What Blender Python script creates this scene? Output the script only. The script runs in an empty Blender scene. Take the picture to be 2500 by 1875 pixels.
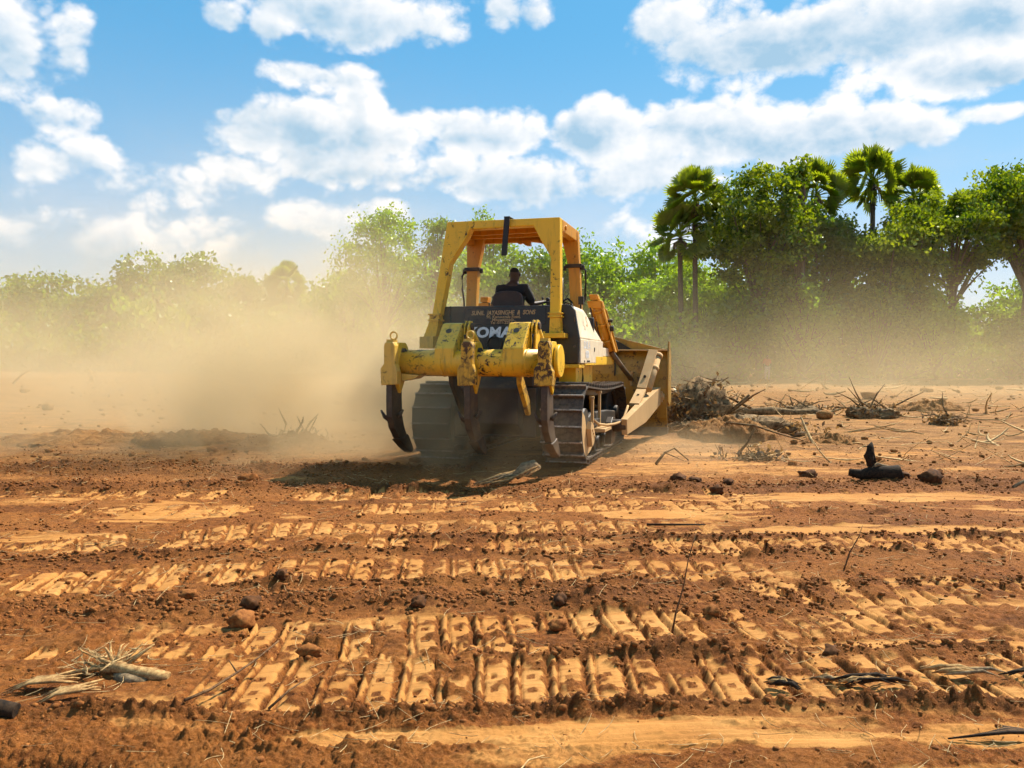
import bpy, bmesh, math, random
import numpy as np
from mathutils import Vector, Matrix, Euler

R = math.radians
scene = bpy.context.scene
C = scene.collection

# ------------------------------------------------------------------ camera, sky, sun, exposure
CAM_H = 1.466
cam_data = bpy.data.cameras.new('camera')
cam_data.sensor_width = 36.0
cam_data.lens = 28.0
cam_data.clip_start = 0.05
cam_data.clip_end = 3000
cam = bpy.data.objects.new('camera', cam_data)
cam.location = (0, 0, CAM_H)
cam.rotation_euler = (R(90 - 1.69), 0, 0)
C.objects.link(cam)
scene.camera = cam

SUN_AZ, SUN_EL = R(47), R(50)          # to the right of straight ahead, above the horizon
sdir = Vector((math.sin(SUN_AZ) * math.cos(SUN_EL), math.cos(SUN_AZ) * math.cos(SUN_EL), math.sin(SUN_EL)))
sun_data = bpy.data.lights.new('sun', 'SUN')
sun_data.energy = 5.0
sun_data.angle = R(0.5)
sun_data.color = (1.0, 0.93, 0.80)
sun = bpy.data.objects.new('sun', sun_data)
sun.rotation_euler = sdir.to_track_quat('Z', 'Y').to_euler()
sun.location = (30, 30, 60)
C.objects.link(sun)

scene.view_settings.view_transform = 'Standard'
scene.view_settings.look = 'None'
scene.view_settings.exposure = 0.85
scene.view_settings.gamma = 1.0
scene.view_settings.use_curve_mapping = False
scene.render.engine = 'CYCLES'
cy = scene.cycles
cy.use_denoising = True
cy.volume_bounces = 1
cy.max_bounces = 6
cy.diffuse_bounces = 2
cy.glossy_bounces = 2
cy.transmission_bounces = 4
cy.transparent_max_bounces = 8
cy.volume_step_rate = 0.3
cy.use_adaptive_sampling = True
cy.adaptive_threshold = 0.04
cy.adaptive_min_samples = 16
cy.volume_max_steps = 200


class NT:
    """Small helper to write node trees as expressions."""
    def __init__(self, tree):
        self.t = tree
        tree.nodes.clear()

    def new(self, kind, **props):
        n = self.t.nodes.new(kind)
        for k, v in props.items():
            setattr(n, k, v)
        return n

    def put(self, sock, v):
        if v is None:
            return
        if isinstance(v, bpy.types.NodeSocket):
            self.t.links.new(v, sock)
        elif isinstance(v, (tuple, list)) and len(v) == 3 and sock.type == 'RGBA':
            sock.default_value = (*v, 1)
        else:
            sock.default_value = v

    def m(self, op, a, b=None, c=None, clamp=False):
        n = self.new('ShaderNodeMath', operation=op)
        n.use_clamp = clamp
        for i, v in enumerate((a, b, c)):
            self.put(n.inputs[i], v)
        return n.outputs[0]

    def v(self, op, a, b=None, s=None):
        n = self.new('ShaderNodeVectorMath', operation=op)
        self.put(n.inputs[0], a)
        self.put(n.inputs[1], b)
        if s is not None:
            self.put(n.inputs['Scale'], s)
        return n.outputs['Value'] if op in ('LENGTH', 'DOT_PRODUCT', 'DISTANCE') else n.outputs[0]

    def sep(self, a):
        n = self.new('ShaderNodeSeparateXYZ')
        self.put(n.inputs[0], a)
        return n.outputs[0], n.outputs[1], n.outputs[2]

    def comb(self, x=0.0, y=0.0, z=0.0):
        n = self.new('ShaderNodeCombineXYZ')
        for i, q in enumerate((x, y, z)):
            self.put(n.inputs[i], q)
        return n.outputs[0]

    def noise(self, vec, scale=5.0, detail=4.0, rough=0.5, dist=0.0):
        n = self.new('ShaderNodeTexNoise')
        self.put(n.inputs['Vector'], vec)
        for k, q in (('Scale', scale), ('Detail', detail), ('Roughness', rough), ('Distortion', dist)):
            self.put(n.inputs[k], q)
        return n.outputs[0]

    def voro(self, vec, scale=5.0, feature='F1', out='Distance', detail=0.0, rough=0.5, smooth=None):
        n = self.new('ShaderNodeTexVoronoi', feature=feature)
        self.put(n.inputs['Vector'], vec)
        self.put(n.inputs['Scale'], scale)
        if 'Detail' in n.inputs:
            n.inputs['Detail'].default_value = detail
            n.inputs['Roughness'].default_value = rough
        if smooth is not None:
            n.inputs['Smoothness'].default_value = smooth
        return n.outputs[out]

    def step(self, v, a, b, lo=0.0, hi=1.0, kind='SMOOTHSTEP'):
        n = self.new('ShaderNodeMapRange', interpolation_type=kind)
        for i, q in enumerate((v, a, b, lo, hi)):
            self.put(n.inputs[i], q)
        return n.outputs[0]

    def mix(self, f, a, b, mode='MIX'):
        n = self.new('ShaderNodeMix', data_type='RGBA', blend_type=mode)
        self.put(n.inputs[0], f)
        self.put(n.inputs[6], a)
        self.put(n.inputs[7], b)
        return n.outputs[2]

    def attr(self, name, out='Fac'):
        n = self.new('ShaderNodeAttribute', attribute_name=name)
        return n.outputs[out]

    def bump(self, h, strength=0.5, dist=0.02):
        n = self.new('ShaderNodeBump')
        self.put(n.inputs['Strength'], strength)
        self.put(n.inputs['Distance'], dist)
        self.put(n.inputs['Height'], h)
        return n.outputs[0]


world = bpy.data.worlds.new('World')
scene.world = world
world.use_nodes = True


def build_world():
    t = NT(world.node_tree)
    sky = t.new('ShaderNodeTexSky', sky_type='NISHITA')
    sky.sun_disc = False
    sky.sun_elevation = SUN_EL
    sky.sun_rotation = SUN_AZ
    sky.altitude = 50
    sky.air_density = 1.0
    sky.dust_density = 0.8
    sky.ozone_density = 1.6
    d = t.new('ShaderNodeTexCoord').outputs['Generated']
    x, y, z = t.sep(d)
    az = t.m('ARCTAN2', x, y)
    el = t.m('ARCSINE', z)
    blue = t.mix(1.0, sky.outputs[0], t.mix(t.step(el, .02, .30), (0.96, .90, 0.98), (0.50, 0.96, 1.10)), 'MULTIPLY')
    blue = t.mix(.65, blue, t.mix(t.step(el, .0, .42), (5.2, 6.3, 7.1), (1.10, 3.9, 6.8)))
    # cloud banks as they stand round the horizon: (pixel x, pixel y, half width, half height, weight), turned into bearings
    banks = [(2150, 70, 520, 105, 1.0), (2330, 170, 280, 70, .8), (1680, 80, 150, 90, .55), (2440, 30, 160, 90, 1.0),
             (820, 350, 260, 85, .95), (900, 265, 70, 70, .8), (1180, 335, 190, 65, .85), (1470, 335, 120, 75, .95),
             (1790, 330, 330, 85, 1.05), (1980, 345, 280, 75, 1.05), (2160, 345, 130, 55, .8), (830, 205, 150, 40, .62), (620, 420, 130, 45, .4),
             (330, 580, 330, 80, .62), (430, 470, 200, 45, .35), (1330, 450, 330, 55, .72), (1000, 430, 380, 50, .62),
             (30, 90, 105, 120, .9), (175, 60, 55, 95, .62), (150, 285, 80, 42, .5), (170, 390, 85, 50, .35),
             (900, 40, 270, 90, .9), (1250, 30, 130, 55, .8), (578, 62, 75, 34, .66), (690, 90, 55, 40, .6),
             (880, 540, 200, 60, .6), (1560, 420, 260, 60, .6), (1560, 560, 200, 50, .35), (2440, 290, 90, 25, .4)]
    wob = t.noise(t.v('MULTIPLY', d, (6, 6, 8)), 1.0, 4, .55)
    wob2 = t.noise(t.v('ADD', t.v('MULTIPLY', d, (6, 6, 8)), (7.3, 1.1, 3.7)), 1.0, 4, .55)
    p = t.comb(t.m('ADD', az, t.m('MULTIPLY', t.m('SUBTRACT', wob, .5), .085)),
               t.m('ADD', el, t.m('MULTIPLY', t.m('SUBTRACT', wob2, .5), .055)), 0.0)
    cover, above = None, None
    for px, py, rx, ry, w in banks:
        a = math.atan((px - 1250) / 1945)
        e = math.atan((880 - py) / 1945 * math.cos(a))
        q = t.v('MULTIPLY', t.v('SUBTRACT', p, (a, e, 0)), (1945 / rx, 1945 / ry, 0))
        b = t.m('MULTIPLY', t.m('SUBTRACT', 1.0, t.v('DOT_PRODUCT', q, q)), w)
        cover = b if cover is None else t.m('SMOOTH_MAX', cover, b, .25)
        q = t.v('ADD', q, (-.30, -.62, 0))
        b = t.m('MULTIPLY', t.m('SUBTRACT', 1.0, t.v('DOT_PRODUCT', q, q)), w)
        above = b if above is None else t.m('SMOOTH_MAX', above, b, .25)
    # the same kind of fair-weather cloud scattered all the way round, outside the bearings above
    far = t.step(t.noise(t.v('MULTIPLY', d, (2.2, 2.2, 5)), 1.0, 2, .5), .50, .68, -0.6, .8)
    side = t.m('MAXIMUM', t.step(t.m('ABSOLUTE', az), .62, .85), t.step(el, .46, .62))
    cover = t.m('MAXIMUM', cover, t.m('ADD', t.m('MULTIPLY', t.m('ADD', far, 1.0), side), -1.0))
    form = t.m('MINIMUM', t.m('MAXIMUM', t.m('SUBTRACT', above, cover), -.7), .5)
    cover = t.m('MAXIMUM', cover, -0.7)

    def billow(vec, sc):
        return t.m('ABSOLUTE', t.m('MULTIPLY_ADD', t.noise(vec, sc, 0, .5), 2.0, -1.0))

    def puff(vec, fine):
        n1 = t.noise(vec, 8.0, 10 if fine else 3, .64)
        b1 = t.m('ADD', t.m('MULTIPLY', billow(vec, 15.0), .55), t.m('MULTIPLY', billow(vec, 33.0), .28))
        if fine:
            b1 = t.m('ADD', b1, t.m('MULTIPLY', billow(vec, 75.0), .14))
        return t.m('ADD', n1, t.m('MULTIPLY', b1, .58))
    sv = t.v('MULTIPLY', d, (1, 1, 1.35))
    n = puff(sv, True)
    n_sun = puff(t.v('ADD', sv, (0.010, 0.002, 0.018)), True)
    dens = t.m('ADD', t.m('MULTIPLY', cover, .80), t.m('MULTIPLY', t.m('SUBTRACT', n, .67), 1.9))
    alpha = t.step(dens, -.10, .36)
    relief = t.m('MULTIPLY', t.m('SUBTRACT', n, n_sun), 1.9)
    thick = t.step(dens, .15, .95)
    lit = t.m('ADD', t.m('SUBTRACT', .84, t.m('MULTIPLY', thick, .34)), t.m('ADD', relief, t.m('MULTIPLY', form, .62)), clamp=True)
    ccol = t.mix(lit, (3.1, 4.8, 6.3), (8.4, 8.3, 8.3))
    # thin milky veil low in the sky
    veil = t.m('MULTIPLY', t.step(t.noise(t.v('MULTIPLY', d, (5, 5, 12)), 1.0, 4, .55), .36, .68), t.step(el, .30, .06, 0, .75))
    col = t.mix(alpha, t.mix(veil, blue, (5.6, 6.2, 7.0)), ccol)
    bg = t.new('ShaderNodeBackground')
    t.put(bg.inputs[0], col)
    bg.inputs[1].default_value = 0.072
    o = t.new('ShaderNodeOutputWorld')
    t.t.links.new(bg.outputs[0], o.inputs[0])


build_world()
world.cycles.sampling_method = 'MANUAL'
world.cycles.sample_map_resolution = 256

# ------------------------------------------------------------------ helpers
def mat_new(name):
    m = bpy.data.materials.new(name)
    m.use_nodes = True
    t = NT(m.node_tree)
    return m, t


def out_surface(t, sh):
    o = t.new('ShaderNodeOutputMaterial')
    t.t.links.new(sh, o.inputs[0])


def principled(t, col, rough=.6, metal=0.0, normal=None, spec=.5):
    b = t.new('ShaderNodeBsdfPrincipled')
    t.put(b.inputs['Base Color'], col)
    t.put(b.inputs['Roughness'], rough)
    t.put(b.inputs['Metallic'], metal)
    t.put(b.inputs['Specular IOR Level'], spec)
    if normal is not None:
        t.t.links.new(normal, b.inputs['Normal'])
    return b.outputs[0]


DUST = (0.48, 0.28, 0.115)


def paint(name, base, rust=.5, dust=.4, rough=.42, grime=(.035, .018, .008), scale=1.0, var=.25, metal=0.0):
    """Old machine paint: chips and rust, oil grime, dust that settled on upward faces."""
    m, t = mat_new(name)
    co = t.new('ShaderNodeTexCoord').outputs['Object']
    geo = t.new('ShaderNodeNewGeometry')
    nz = t.sep(geo.outputs['Normal'])[2]
    big = t.noise(co, 2.2 * scale, 4, .6)
    fine = t.noise(co, 14 * scale, 8, .72, .6)
    chip = t.m('MULTIPLY', t.step(fine, .64 - .09 * rust, .67 - .09 * rust), t.step(big, .52 - .08 * rust, .66 - .08 * rust))
    streak = t.noise(t.v('MULTIPLY', co, (9, 9, 1.2)), 1.6 * scale, 5, .65)
    c = t.mix(t.m('MULTIPLY', t.step(big, .3, .75), var), base, tuple(q * .55 for q in base))
    c = t.mix(t.m('MULTIPLY', t.step(streak, .5, .72), .35 * rust + .08), c, grime)
    c = t.mix(t.m('MULTIPLY', chip, min(1.0, .25 + rust)), c, grime)
    dn = t.noise(co, 5 * scale, 6, .65)
    dm = t.m('MULTIPLY', t.m('ADD', t.step(nz, .05, .85, .35, 1.0), 0.0), t.step(dn, .62 - .5 * dust, .80 - .25 * dust))
    dm = t.m('MULTIPLY', dm, min(1.0, dust * 1.5))
    c = t.mix(dm, c, DUST)
    r = t.m('ADD', t.m('MULTIPLY', dm, .4), t.m('ADD', rough, t.m('MULTIPLY', chip, .25)), clamp=True)
    bh = t.m('ADD', t.m('MULTIPLY', fine, .35), t.m('MULTIPLY', chip, -.6))
    out_surface(t, principled(t, c, r, metal, t.bump(bh, .25, .006), .45))
    return m


def plain(name, col, rough=.7, var=.3, scale=8.0, bump=.2, metal=0.0):
    m, t = mat_new(name)
    co = t.new('ShaderNodeTexCoord').outputs['Object']
    n = t.noise(co, scale, 6, .65)
    c = t.mix(t.m('MULTIPLY', t.step(n, .35, .7), var * 2, clamp=True), col, tuple(q * .5 for q in col))
    out_surface(t, principled(t, c, rough, metal, t.bump(n, bump, .01)))
    return m


M = {}
M['yellow'] = paint('worn_yellow_paint', (.86, .50, .018), .75, .18)
M['yellow_rusty'] = paint('scraped_yellow_paint', (.82, .46, .02), 1.15, .28)
M['yellow_dusty'] = paint('dusty_yellow_paint', (.75, .45, .06), .55, .45)
M['yellow_grimy'] = paint('grimy_yellow_paint', (.66, .36, .02), 1.8, .3, .5, (.065, .030, .011), .8)
M['orange'] = paint('rusty_orange_paint', (.62, .27, .02), .55, .2)
M['tan'] = paint('dust_caked_paint', (.54, .34, .135), .15, .9, .55)
M['cream'] = paint('dust_and_glare_panel', (.80, .68, .48), .10, .55, .42, var=.12)  # dust, plus a pale base colour standing in for sun glare on black paint
M['black'] = paint('faded_black_paint', (.020, .020, .017), .10, .22, .36, (.008, .007, .006))
M['sticker'] = paint('glossy_black_sticker', (.010, .010, .010), .05, .10, .25, (.008, .007, .006))
M['steel'] = paint('worn_track_steel', (.105, .078, .054), .3, .5, .42, (.04, .022, .012), metal=.25)
def shoe_steel():
    m, t = mat_new('track_shoe_steel')
    co = t.new('ShaderNodeTexCoord').outputs['Object']
    z = t.sep(co)[2]
    n = t.noise(co, 16, 6, .7)
    c = t.mix(t.step(n, .38, .66), (.045, .031, .021), (.135, .090, .052))
    edge = t.m('MULTIPLY', t.step(z, .046, .062), t.step(n, .66, .44))
    c = t.mix(edge, c, (.50, .43, .36))
    out_surface(t, principled(t, c, t.m('SUBTRACT', .62, t.m('MULTIPLY', edge, .28)), t.m('MULTIPLY', edge, .6), t.bump(n, .35, .008)))
    M['shoe'] = m


shoe_steel()
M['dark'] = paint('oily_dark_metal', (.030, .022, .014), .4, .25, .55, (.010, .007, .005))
M['rust'] = paint('rusted_shank_steel', (.055, .032, .017), .5, .35, .55, (.03, .016, .010))
M['blade'] = paint('scuffed_blade_paint', (.40, .21, .025), 1.0, .35, .5, (.10, .055, .020), .7)
M['rubber'] = plain('black_rubber', (.014, .013, .012), .6, .2)
M['cushion'] = plain('brown_seat_vinyl', (.060, .026, .012), .55, .3)
M['white_letter'] = plain('white_letter_paint', (.74, .76, .76), .5, .15, 30)
M['tan_letter'] = plain('faded_orange_letter_paint', (.52, .31, .13), .5, .25, 40)
M['cloth_dark'] = plain('dark_cloth', (.012, .012, .014), .9, .3, 20)
M['skin'] = plain('dark_skin', (.050, .026, .016), .6, .15)
M['hair'] = plain('black_hair', (.006, .005, .005), .8, .2, 60)
M['cloth_red'] = plain('red_cloth', (.42, .045, .04), .9, .2, 20)
M['cloth_pale'] = plain('pale_cloth', (.42, .33, .30), .9, .2, 20)
M['tower'] = plain('grey_tower_steel', (.30, .27, .26), .6, .1)


class MB:
    """Collects shapes and links them as ONE mesh object."""
    def __init__(self):
        self.bm = bmesh.new()

    def _add(self, vs, fs, mtx=None):
        v = [self.bm.verts.new(mtx @ Vector(p) if mtx is not None else p) for p in vs]
        for f in fs:
            try:
                self.bm.faces.new([v[i] for i in f])
            except ValueError:
                pass
        return self

    def box(self, x0, x1, y0, y1, z0, z1, mtx=None):
        vs = [(x, y, z) for z in (z0, z1) for y in (y0, y1) for x in (x0, x1)]
        fs = [(0, 2, 3, 1), (4, 5, 7, 6), (0, 1, 5, 4), (2, 6, 7, 3), (0, 4, 6, 2), (1, 3, 7, 5)]
        return self._add(vs, fs, mtx)

    def prism(self, pts, a, b, axis, mtx=None):
        """pts: polygon; axis 'y': pts are (x, z); axis 'x': pts are (y, z); axis 'z': pts are (x, y)."""
        def P(p, q):
            return {'y': (p[0], q, p[1]), 'x': (q, p[0], p[1]), 'z': (p[0], p[1], q)}[axis]
        n = len(pts)
        vs = [P(p, a) for p in pts] + [P(p, b) for p in pts]
        fs = [tuple(range(n)), tuple(range(2 * n - 1, n - 1, -1))]
        fs += [(i, n + i, n + (i + 1) % n, (i + 1) % n) for i in range(n)]
        return self._add(vs, fs, mtx)

    def tube(self, path, rad, n=10, cap=True):
        path = [Vector(p) for p in path]
        rads = rad if isinstance(rad, (list, tuple)) else [rad] * len(path)
        rings = []
        up = Vector((0, 0, 1))
        for i, p in enumerate(path):
            d = (path[min(i + 1, len(path) - 1)] - path[max(i - 1, 0)]).normalized()
            u = d.cross(up)
            if u.length < .05:
                u = d.cross(Vector((0, 1, 0)))
            u.normalize()
            w = u.cross(d).normalized()
            rings.append([self.bm.verts.new(p + (u * math.cos(2 * math.pi * k / n) + w * math.sin(2 * math.pi * k / n)) * rads[i]) for k in range(n)])
        for a, b in zip(rings, rings[1:]):
            for k in range(n):
                f = self.bm.faces.new((a[k], a[(k + 1) % n], b[(k + 1) % n], b[k]))
                f.smooth = True
        if cap:
            self.bm.faces.new(rings[0][::-1])
            self.bm.faces.new(rings[-1])
        return self

    def ring(self, c, r, tr, axis='y', n=20, k=8):
        ax = {'x': ((0, 1, 0), (0, 0, 1)), 'y': ((1, 0, 0), (0, 0, 1)), 'z': ((1, 0, 0), (0, 1, 0))}[axis]
        u, w = Vector(ax[0]), Vector(ax[1])
        nrm = u.cross(w)
        rows = []
        for i in range(n):
            a = 2 * math.pi * i / n
            d = u * math.cos(a) + w * math.sin(a)
            cc = Vector(c) + d * r
            rows.append([self.bm.verts.new(cc + (d * math.cos(2 * math.pi * j / k) + nrm * math.sin(2 * math.pi * j / k)) * tr) for j in range(k)])
        for i in range(n):
            a, b = rows[i], rows[(i + 1) % n]
            for j in range(k):
                self.bm.faces.new((a[j], b[j], b[(j + 1) % k], a[(j + 1) % k])).smooth = True
        return self

    def disc(self, c, r, w, axis='x', n=20):
        h = {'x': Vector((w / 2, 0, 0)), 'y': Vector((0, w / 2, 0)), 'z': Vector((0, 0, w / 2))}[axis]
        return self.tube([Vector(c) - h, Vector(c) + h], r, n)

    def build(self, name, mat, parent=None, bevel=0.0, smooth=False):
        bmesh.ops.recalc_face_normals(self.bm, faces=self.bm.faces)
        me = bpy.data.meshes.new(name)
        self.bm.to_mesh(me)
        self.bm.free()
        if smooth:
            me.polygons.foreach_set('use_smooth', [True] * len(me.polygons))
        me.materials.append(M[mat] if isinstance(mat, str) else mat)
        o = bpy.data.objects.new(name, me)
        C.objects.link(o)
        if parent is not None:
            o.parent = parent
        if bevel > 0:
            b = o.modifiers.new('bevel', 'BEVEL')
            b.width = bevel
            b.segments = 2
            b.limit_method = 'ANGLE'
            b.angle_limit = R(35)
            b.harden_normals = False
        return o


def tag(o, label=None, cat=None, group=None, kind=None):
    for k, q in (('label', label), ('category', cat), ('group', group), ('kind', kind)):
        if q:
            o[k] = q
    return o


def empty(name, loc, rz=0.0, label=None, cat=None, group=None):
    o = bpy.data.objects.new(name, None)
    o.location = loc
    o.rotation_euler = (0, 0, rz)
    o.empty_display_size = .3
    C.objects.link(o)
    return tag(o, label, cat, group)


def np_mesh(name, V, F, mat, parent=None, smooth=False, attrs=None):
    """Mesh from numpy arrays with faces of one size."""
    V = np.ascontiguousarray(V, dtype=np.float32)
    F = np.ascontiguousarray(F, dtype=np.int32)
    me = bpy.data.meshes.new(name)
    n, k = F.shape
    me.vertices.add(len(V))
    me.vertices.foreach_set('co', V.ravel())
    me.loops.add(n * k)
    me.loops.foreach_set('vertex_index', F.ravel())
    me.polygons.add(n)
    me.polygons.foreach_set('loop_start', np.arange(0, n * k, k, dtype=np.int32))
    if smooth:
        me.polygons.foreach_set('use_smooth', np.ones(n, dtype=bool))
    for an, arr in (attrs or {}).items():
        a = me.attributes.new(an, 'FLOAT', 'POINT')
        a.data.foreach_set('value', np.ascontiguousarray(arr, dtype=np.float32))
    me.update(calc_edges=True)
    me.materials.append(M[mat] if isinstance(mat, str) else mat)
    o = bpy.data.objects.new(name, me)
    C.objects.link(o)
    if parent is not None:
        o.parent = parent
    return o


def dup(o, parent=None, **kw):
    c = o.copy()
    C.objects.link(c)
    if parent is not None:
        c.parent = parent
    return c


def copy_tree(root):
    r = dup(root)
    for ch in list(root.children):
        c = dup(ch, r)
        for g in list(ch.children):
            dup(g, c)
    return r


# ---- noise on numpy arrays
def _h(ix, iy, s):
    n = ix.astype(np.uint32) * np.uint32(374761393) + iy.astype(np.uint32) * np.uint32(668265263) + np.uint32(s * 974634777 & 0xffffffff)
    n = (n ^ (n >> np.uint32(13))) * np.uint32(1274126177)
    n = (n ^ (n >> np.uint32(15))) * np.uint32(2246822519)
    return (n ^ (n >> np.uint32(16))).astype(np.float32) / np.float32(4294967295.0)


def pn(x, y, s=0):
    """Gradient noise, about -0.7 .. 0.7."""
    x = np.asarray(x, np.float32)
    y = np.asarray(y, np.float32)
    xi, yi = np.floor(x), np.floor(y)
    fx, fy = x - xi, y - yi
    xi, yi = xi.astype(np.int32), yi.astype(np.int32)
    u, v = fx * fx * fx * (fx * (fx * 6 - 15) + 10), fy * fy * fy * (fy * (fy * 6 - 15) + 10)

    def g(dx, dy):
        a = _h(xi + dx, yi + dy, s) * np.float32(6.2831853)
        return np.cos(a) * (fx - dx) + np.sin(a) * (fy - dy)
    a = g(0, 0) * (1 - u) + g(1, 0) * u
    b = g(0, 1) * (1 - u) + g(1, 1) * u
    return a * (1 - v) + b * v


def fbm(x, y, s=0, octv=4, gain=.5):
    r, a, f = 0, 1.0, 1.0
    for i in range(octv):
        r = r + a * pn(x * f, y * f, s + i * 17)
        a *= gain
        f *= 2.03
    return r


def clods(x, y, s=0, fill=.8):
    """Rounded lumps of random size packed side by side, 0 .. 1."""
    x = np.asarray(x, np.float32)
    y = np.asarray(y, np.float32)
    xi, yi = np.floor(x).astype(np.int32), np.floor(y).astype(np.int32)
    r = np.zeros_like(x)
    for dx in (-1, 0, 1):
        for dy in (-1, 0, 1):
            cx, cyy = xi + dx, yi + dy
            a = _h(cx, cyy, s)
            b = (a * np.float32(97.13)) % 1
            c = (a * np.float32(331.7)) % 1
            rad = .25 + .50 * c * c
            q = 1 - ((x - cx - a) ** 2 + (y - cyy - b) ** 2) / (rad * rad)
            r = np.maximum(r, np.sqrt(np.clip(q, 0, 1)) * rad * (c < fill))
    return r


def sst(a, b, x):
    q = np.clip((x - a) / (b - a), 0, 1)
    return q * q * (3 - 2 * q)

# ------------------------------------------------------------------ ground
PITCH = .178
BANDS = [  # path (x, y) of a crawler print, half width, seed, how broken it is, x where it fades in and out
    ([(-6, 3.55), (-1.5, 3.60), (0, 3.62), (6, 3.66)], .285, 11, -.46, (-1.75, -1.1, 4.6, 5.4)),
    ([(-7, 4.6), (-4.5, 5.0), (-3.4, 5.23), (-1.7, 5.5), (0, 5.60), (6, 5.62)], .28, 23, -.42, (-6.0, -5.2, 1.5, 2.1)),
    ([(-7, 5.5), (-4.5, 5.95), (-3.6, 6.25), (-2.3, 6.88), (0, 7.0), (6, 7.05)], .27, 37, -.25, (-6.0, -5.2, 1.5, 2.0)),
    ([(-6, 4.0), (-2, 4.10), (-.6, 4.2), (1.4, 4.46), (6, 4.9)], .27, 41, -.22, (-2.2, -1.6, 2.2, 3.0)),
    ([(-6, 7.6), (0, 8.0), (6, 8.2)], .27, 53, -.10, (-5.0, -4.0, 2.6, 3.3)),
    ([(-6, 6.25), (0, 6.3), (6, 6.3)], .26, 67, -.05, (-1.0, 0, 5, 6)),
    ([(-6, 5.2), (1, 5.1), (6, 5.05)], .27, 71, -.10, (1.2, 1.8, 5, 6)),
    ([(-6, 6.3), (0, 6.28), (6, 6.35)], .24, 83, -.05, (-6, -5, 5, 6)),
    ([(-9, 8.6), (0, 8.75), (8, 8.8)], .28, 89, -.02, (-8, -7, 2.0, 3.0)),
    ([(-6, 4.02), (6, 3.98)], .10, 97, .0, (-4, -3, 4, 5)),
]
SMOOTH = [  # x centre, y centre, half x, half y, weight: ground scraped flat by the blade
    (1.3, 3.08, 2.3, .14, .9), (2.0, 2.72, 1.0, .10, .7), (-.3, 2.62, 1.2, .08, .5), (2.3, 4.08, 1.1, .10, .9), (3.4, 6.80, 1.9, .22, 1.0), (-3.3, 7.75, .75, .6, 1.0),
    (-3.7, 6.55, .8, .2, .9), (3.7, 8.55, 2.4, .30, .9), (1.7, 7.55, .9, .25, .9), (2.8, 10.6, 2.6, .5, .6),
    (4.5, 12.5, 3.0, .5, .7), (2.6, 11.4, 1.2, .5, .8), (2.4, 3.42, .8, .12, .6), (3.2, 4.85, 1.0, .12, .6),
]
RIDGES = [  # loose earth pushed up in long rows: path, half width, height, x from, x to
    ([(-5, 4.55), (-1, 4.78), (1.2, 4.85), (4, 5.25)], .20, .060, -5, 2.0),
    ([(-5, 5.65), (-2, 6.05), (3, 6.15)], .09, .040, -4.5, 3.5),
    ([(-5, 3.95), (0, 3.98), (.8, 3.98), (4, 4.05)], .08, .045, -.2, 4.5),
    ([(-5, 5.2), (0, 5.18), (4, 5.3)], .08, .030, -2, 4.5),
    ([(-8, 9.0), (-3, 9.25), (0, 9.0), (2, 9.2), (6, 9.45)], .28, .055, -8, 7),
    ([(-8, 14.3), (-5, 14.0), (-3.5, 13.6)], .55, .20, -9, -3.2),
    ([(2, 14.4), (3.8, 14.7), (6, 14.9)], .4, .16, 2.4, 5.2),
    ([(-6, 3.3), (-1.6, 3.28), (4, 3.33)], .05, .030, -3, 4),
    ([(-6, 6.5), (0, 6.58), (5, 6.62)], .10, .04, -1, 5),
    ([(-9, 11.0), (-3, 10.8), (0, 10.4)], .4, .06, -9, -.5),
]


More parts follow.
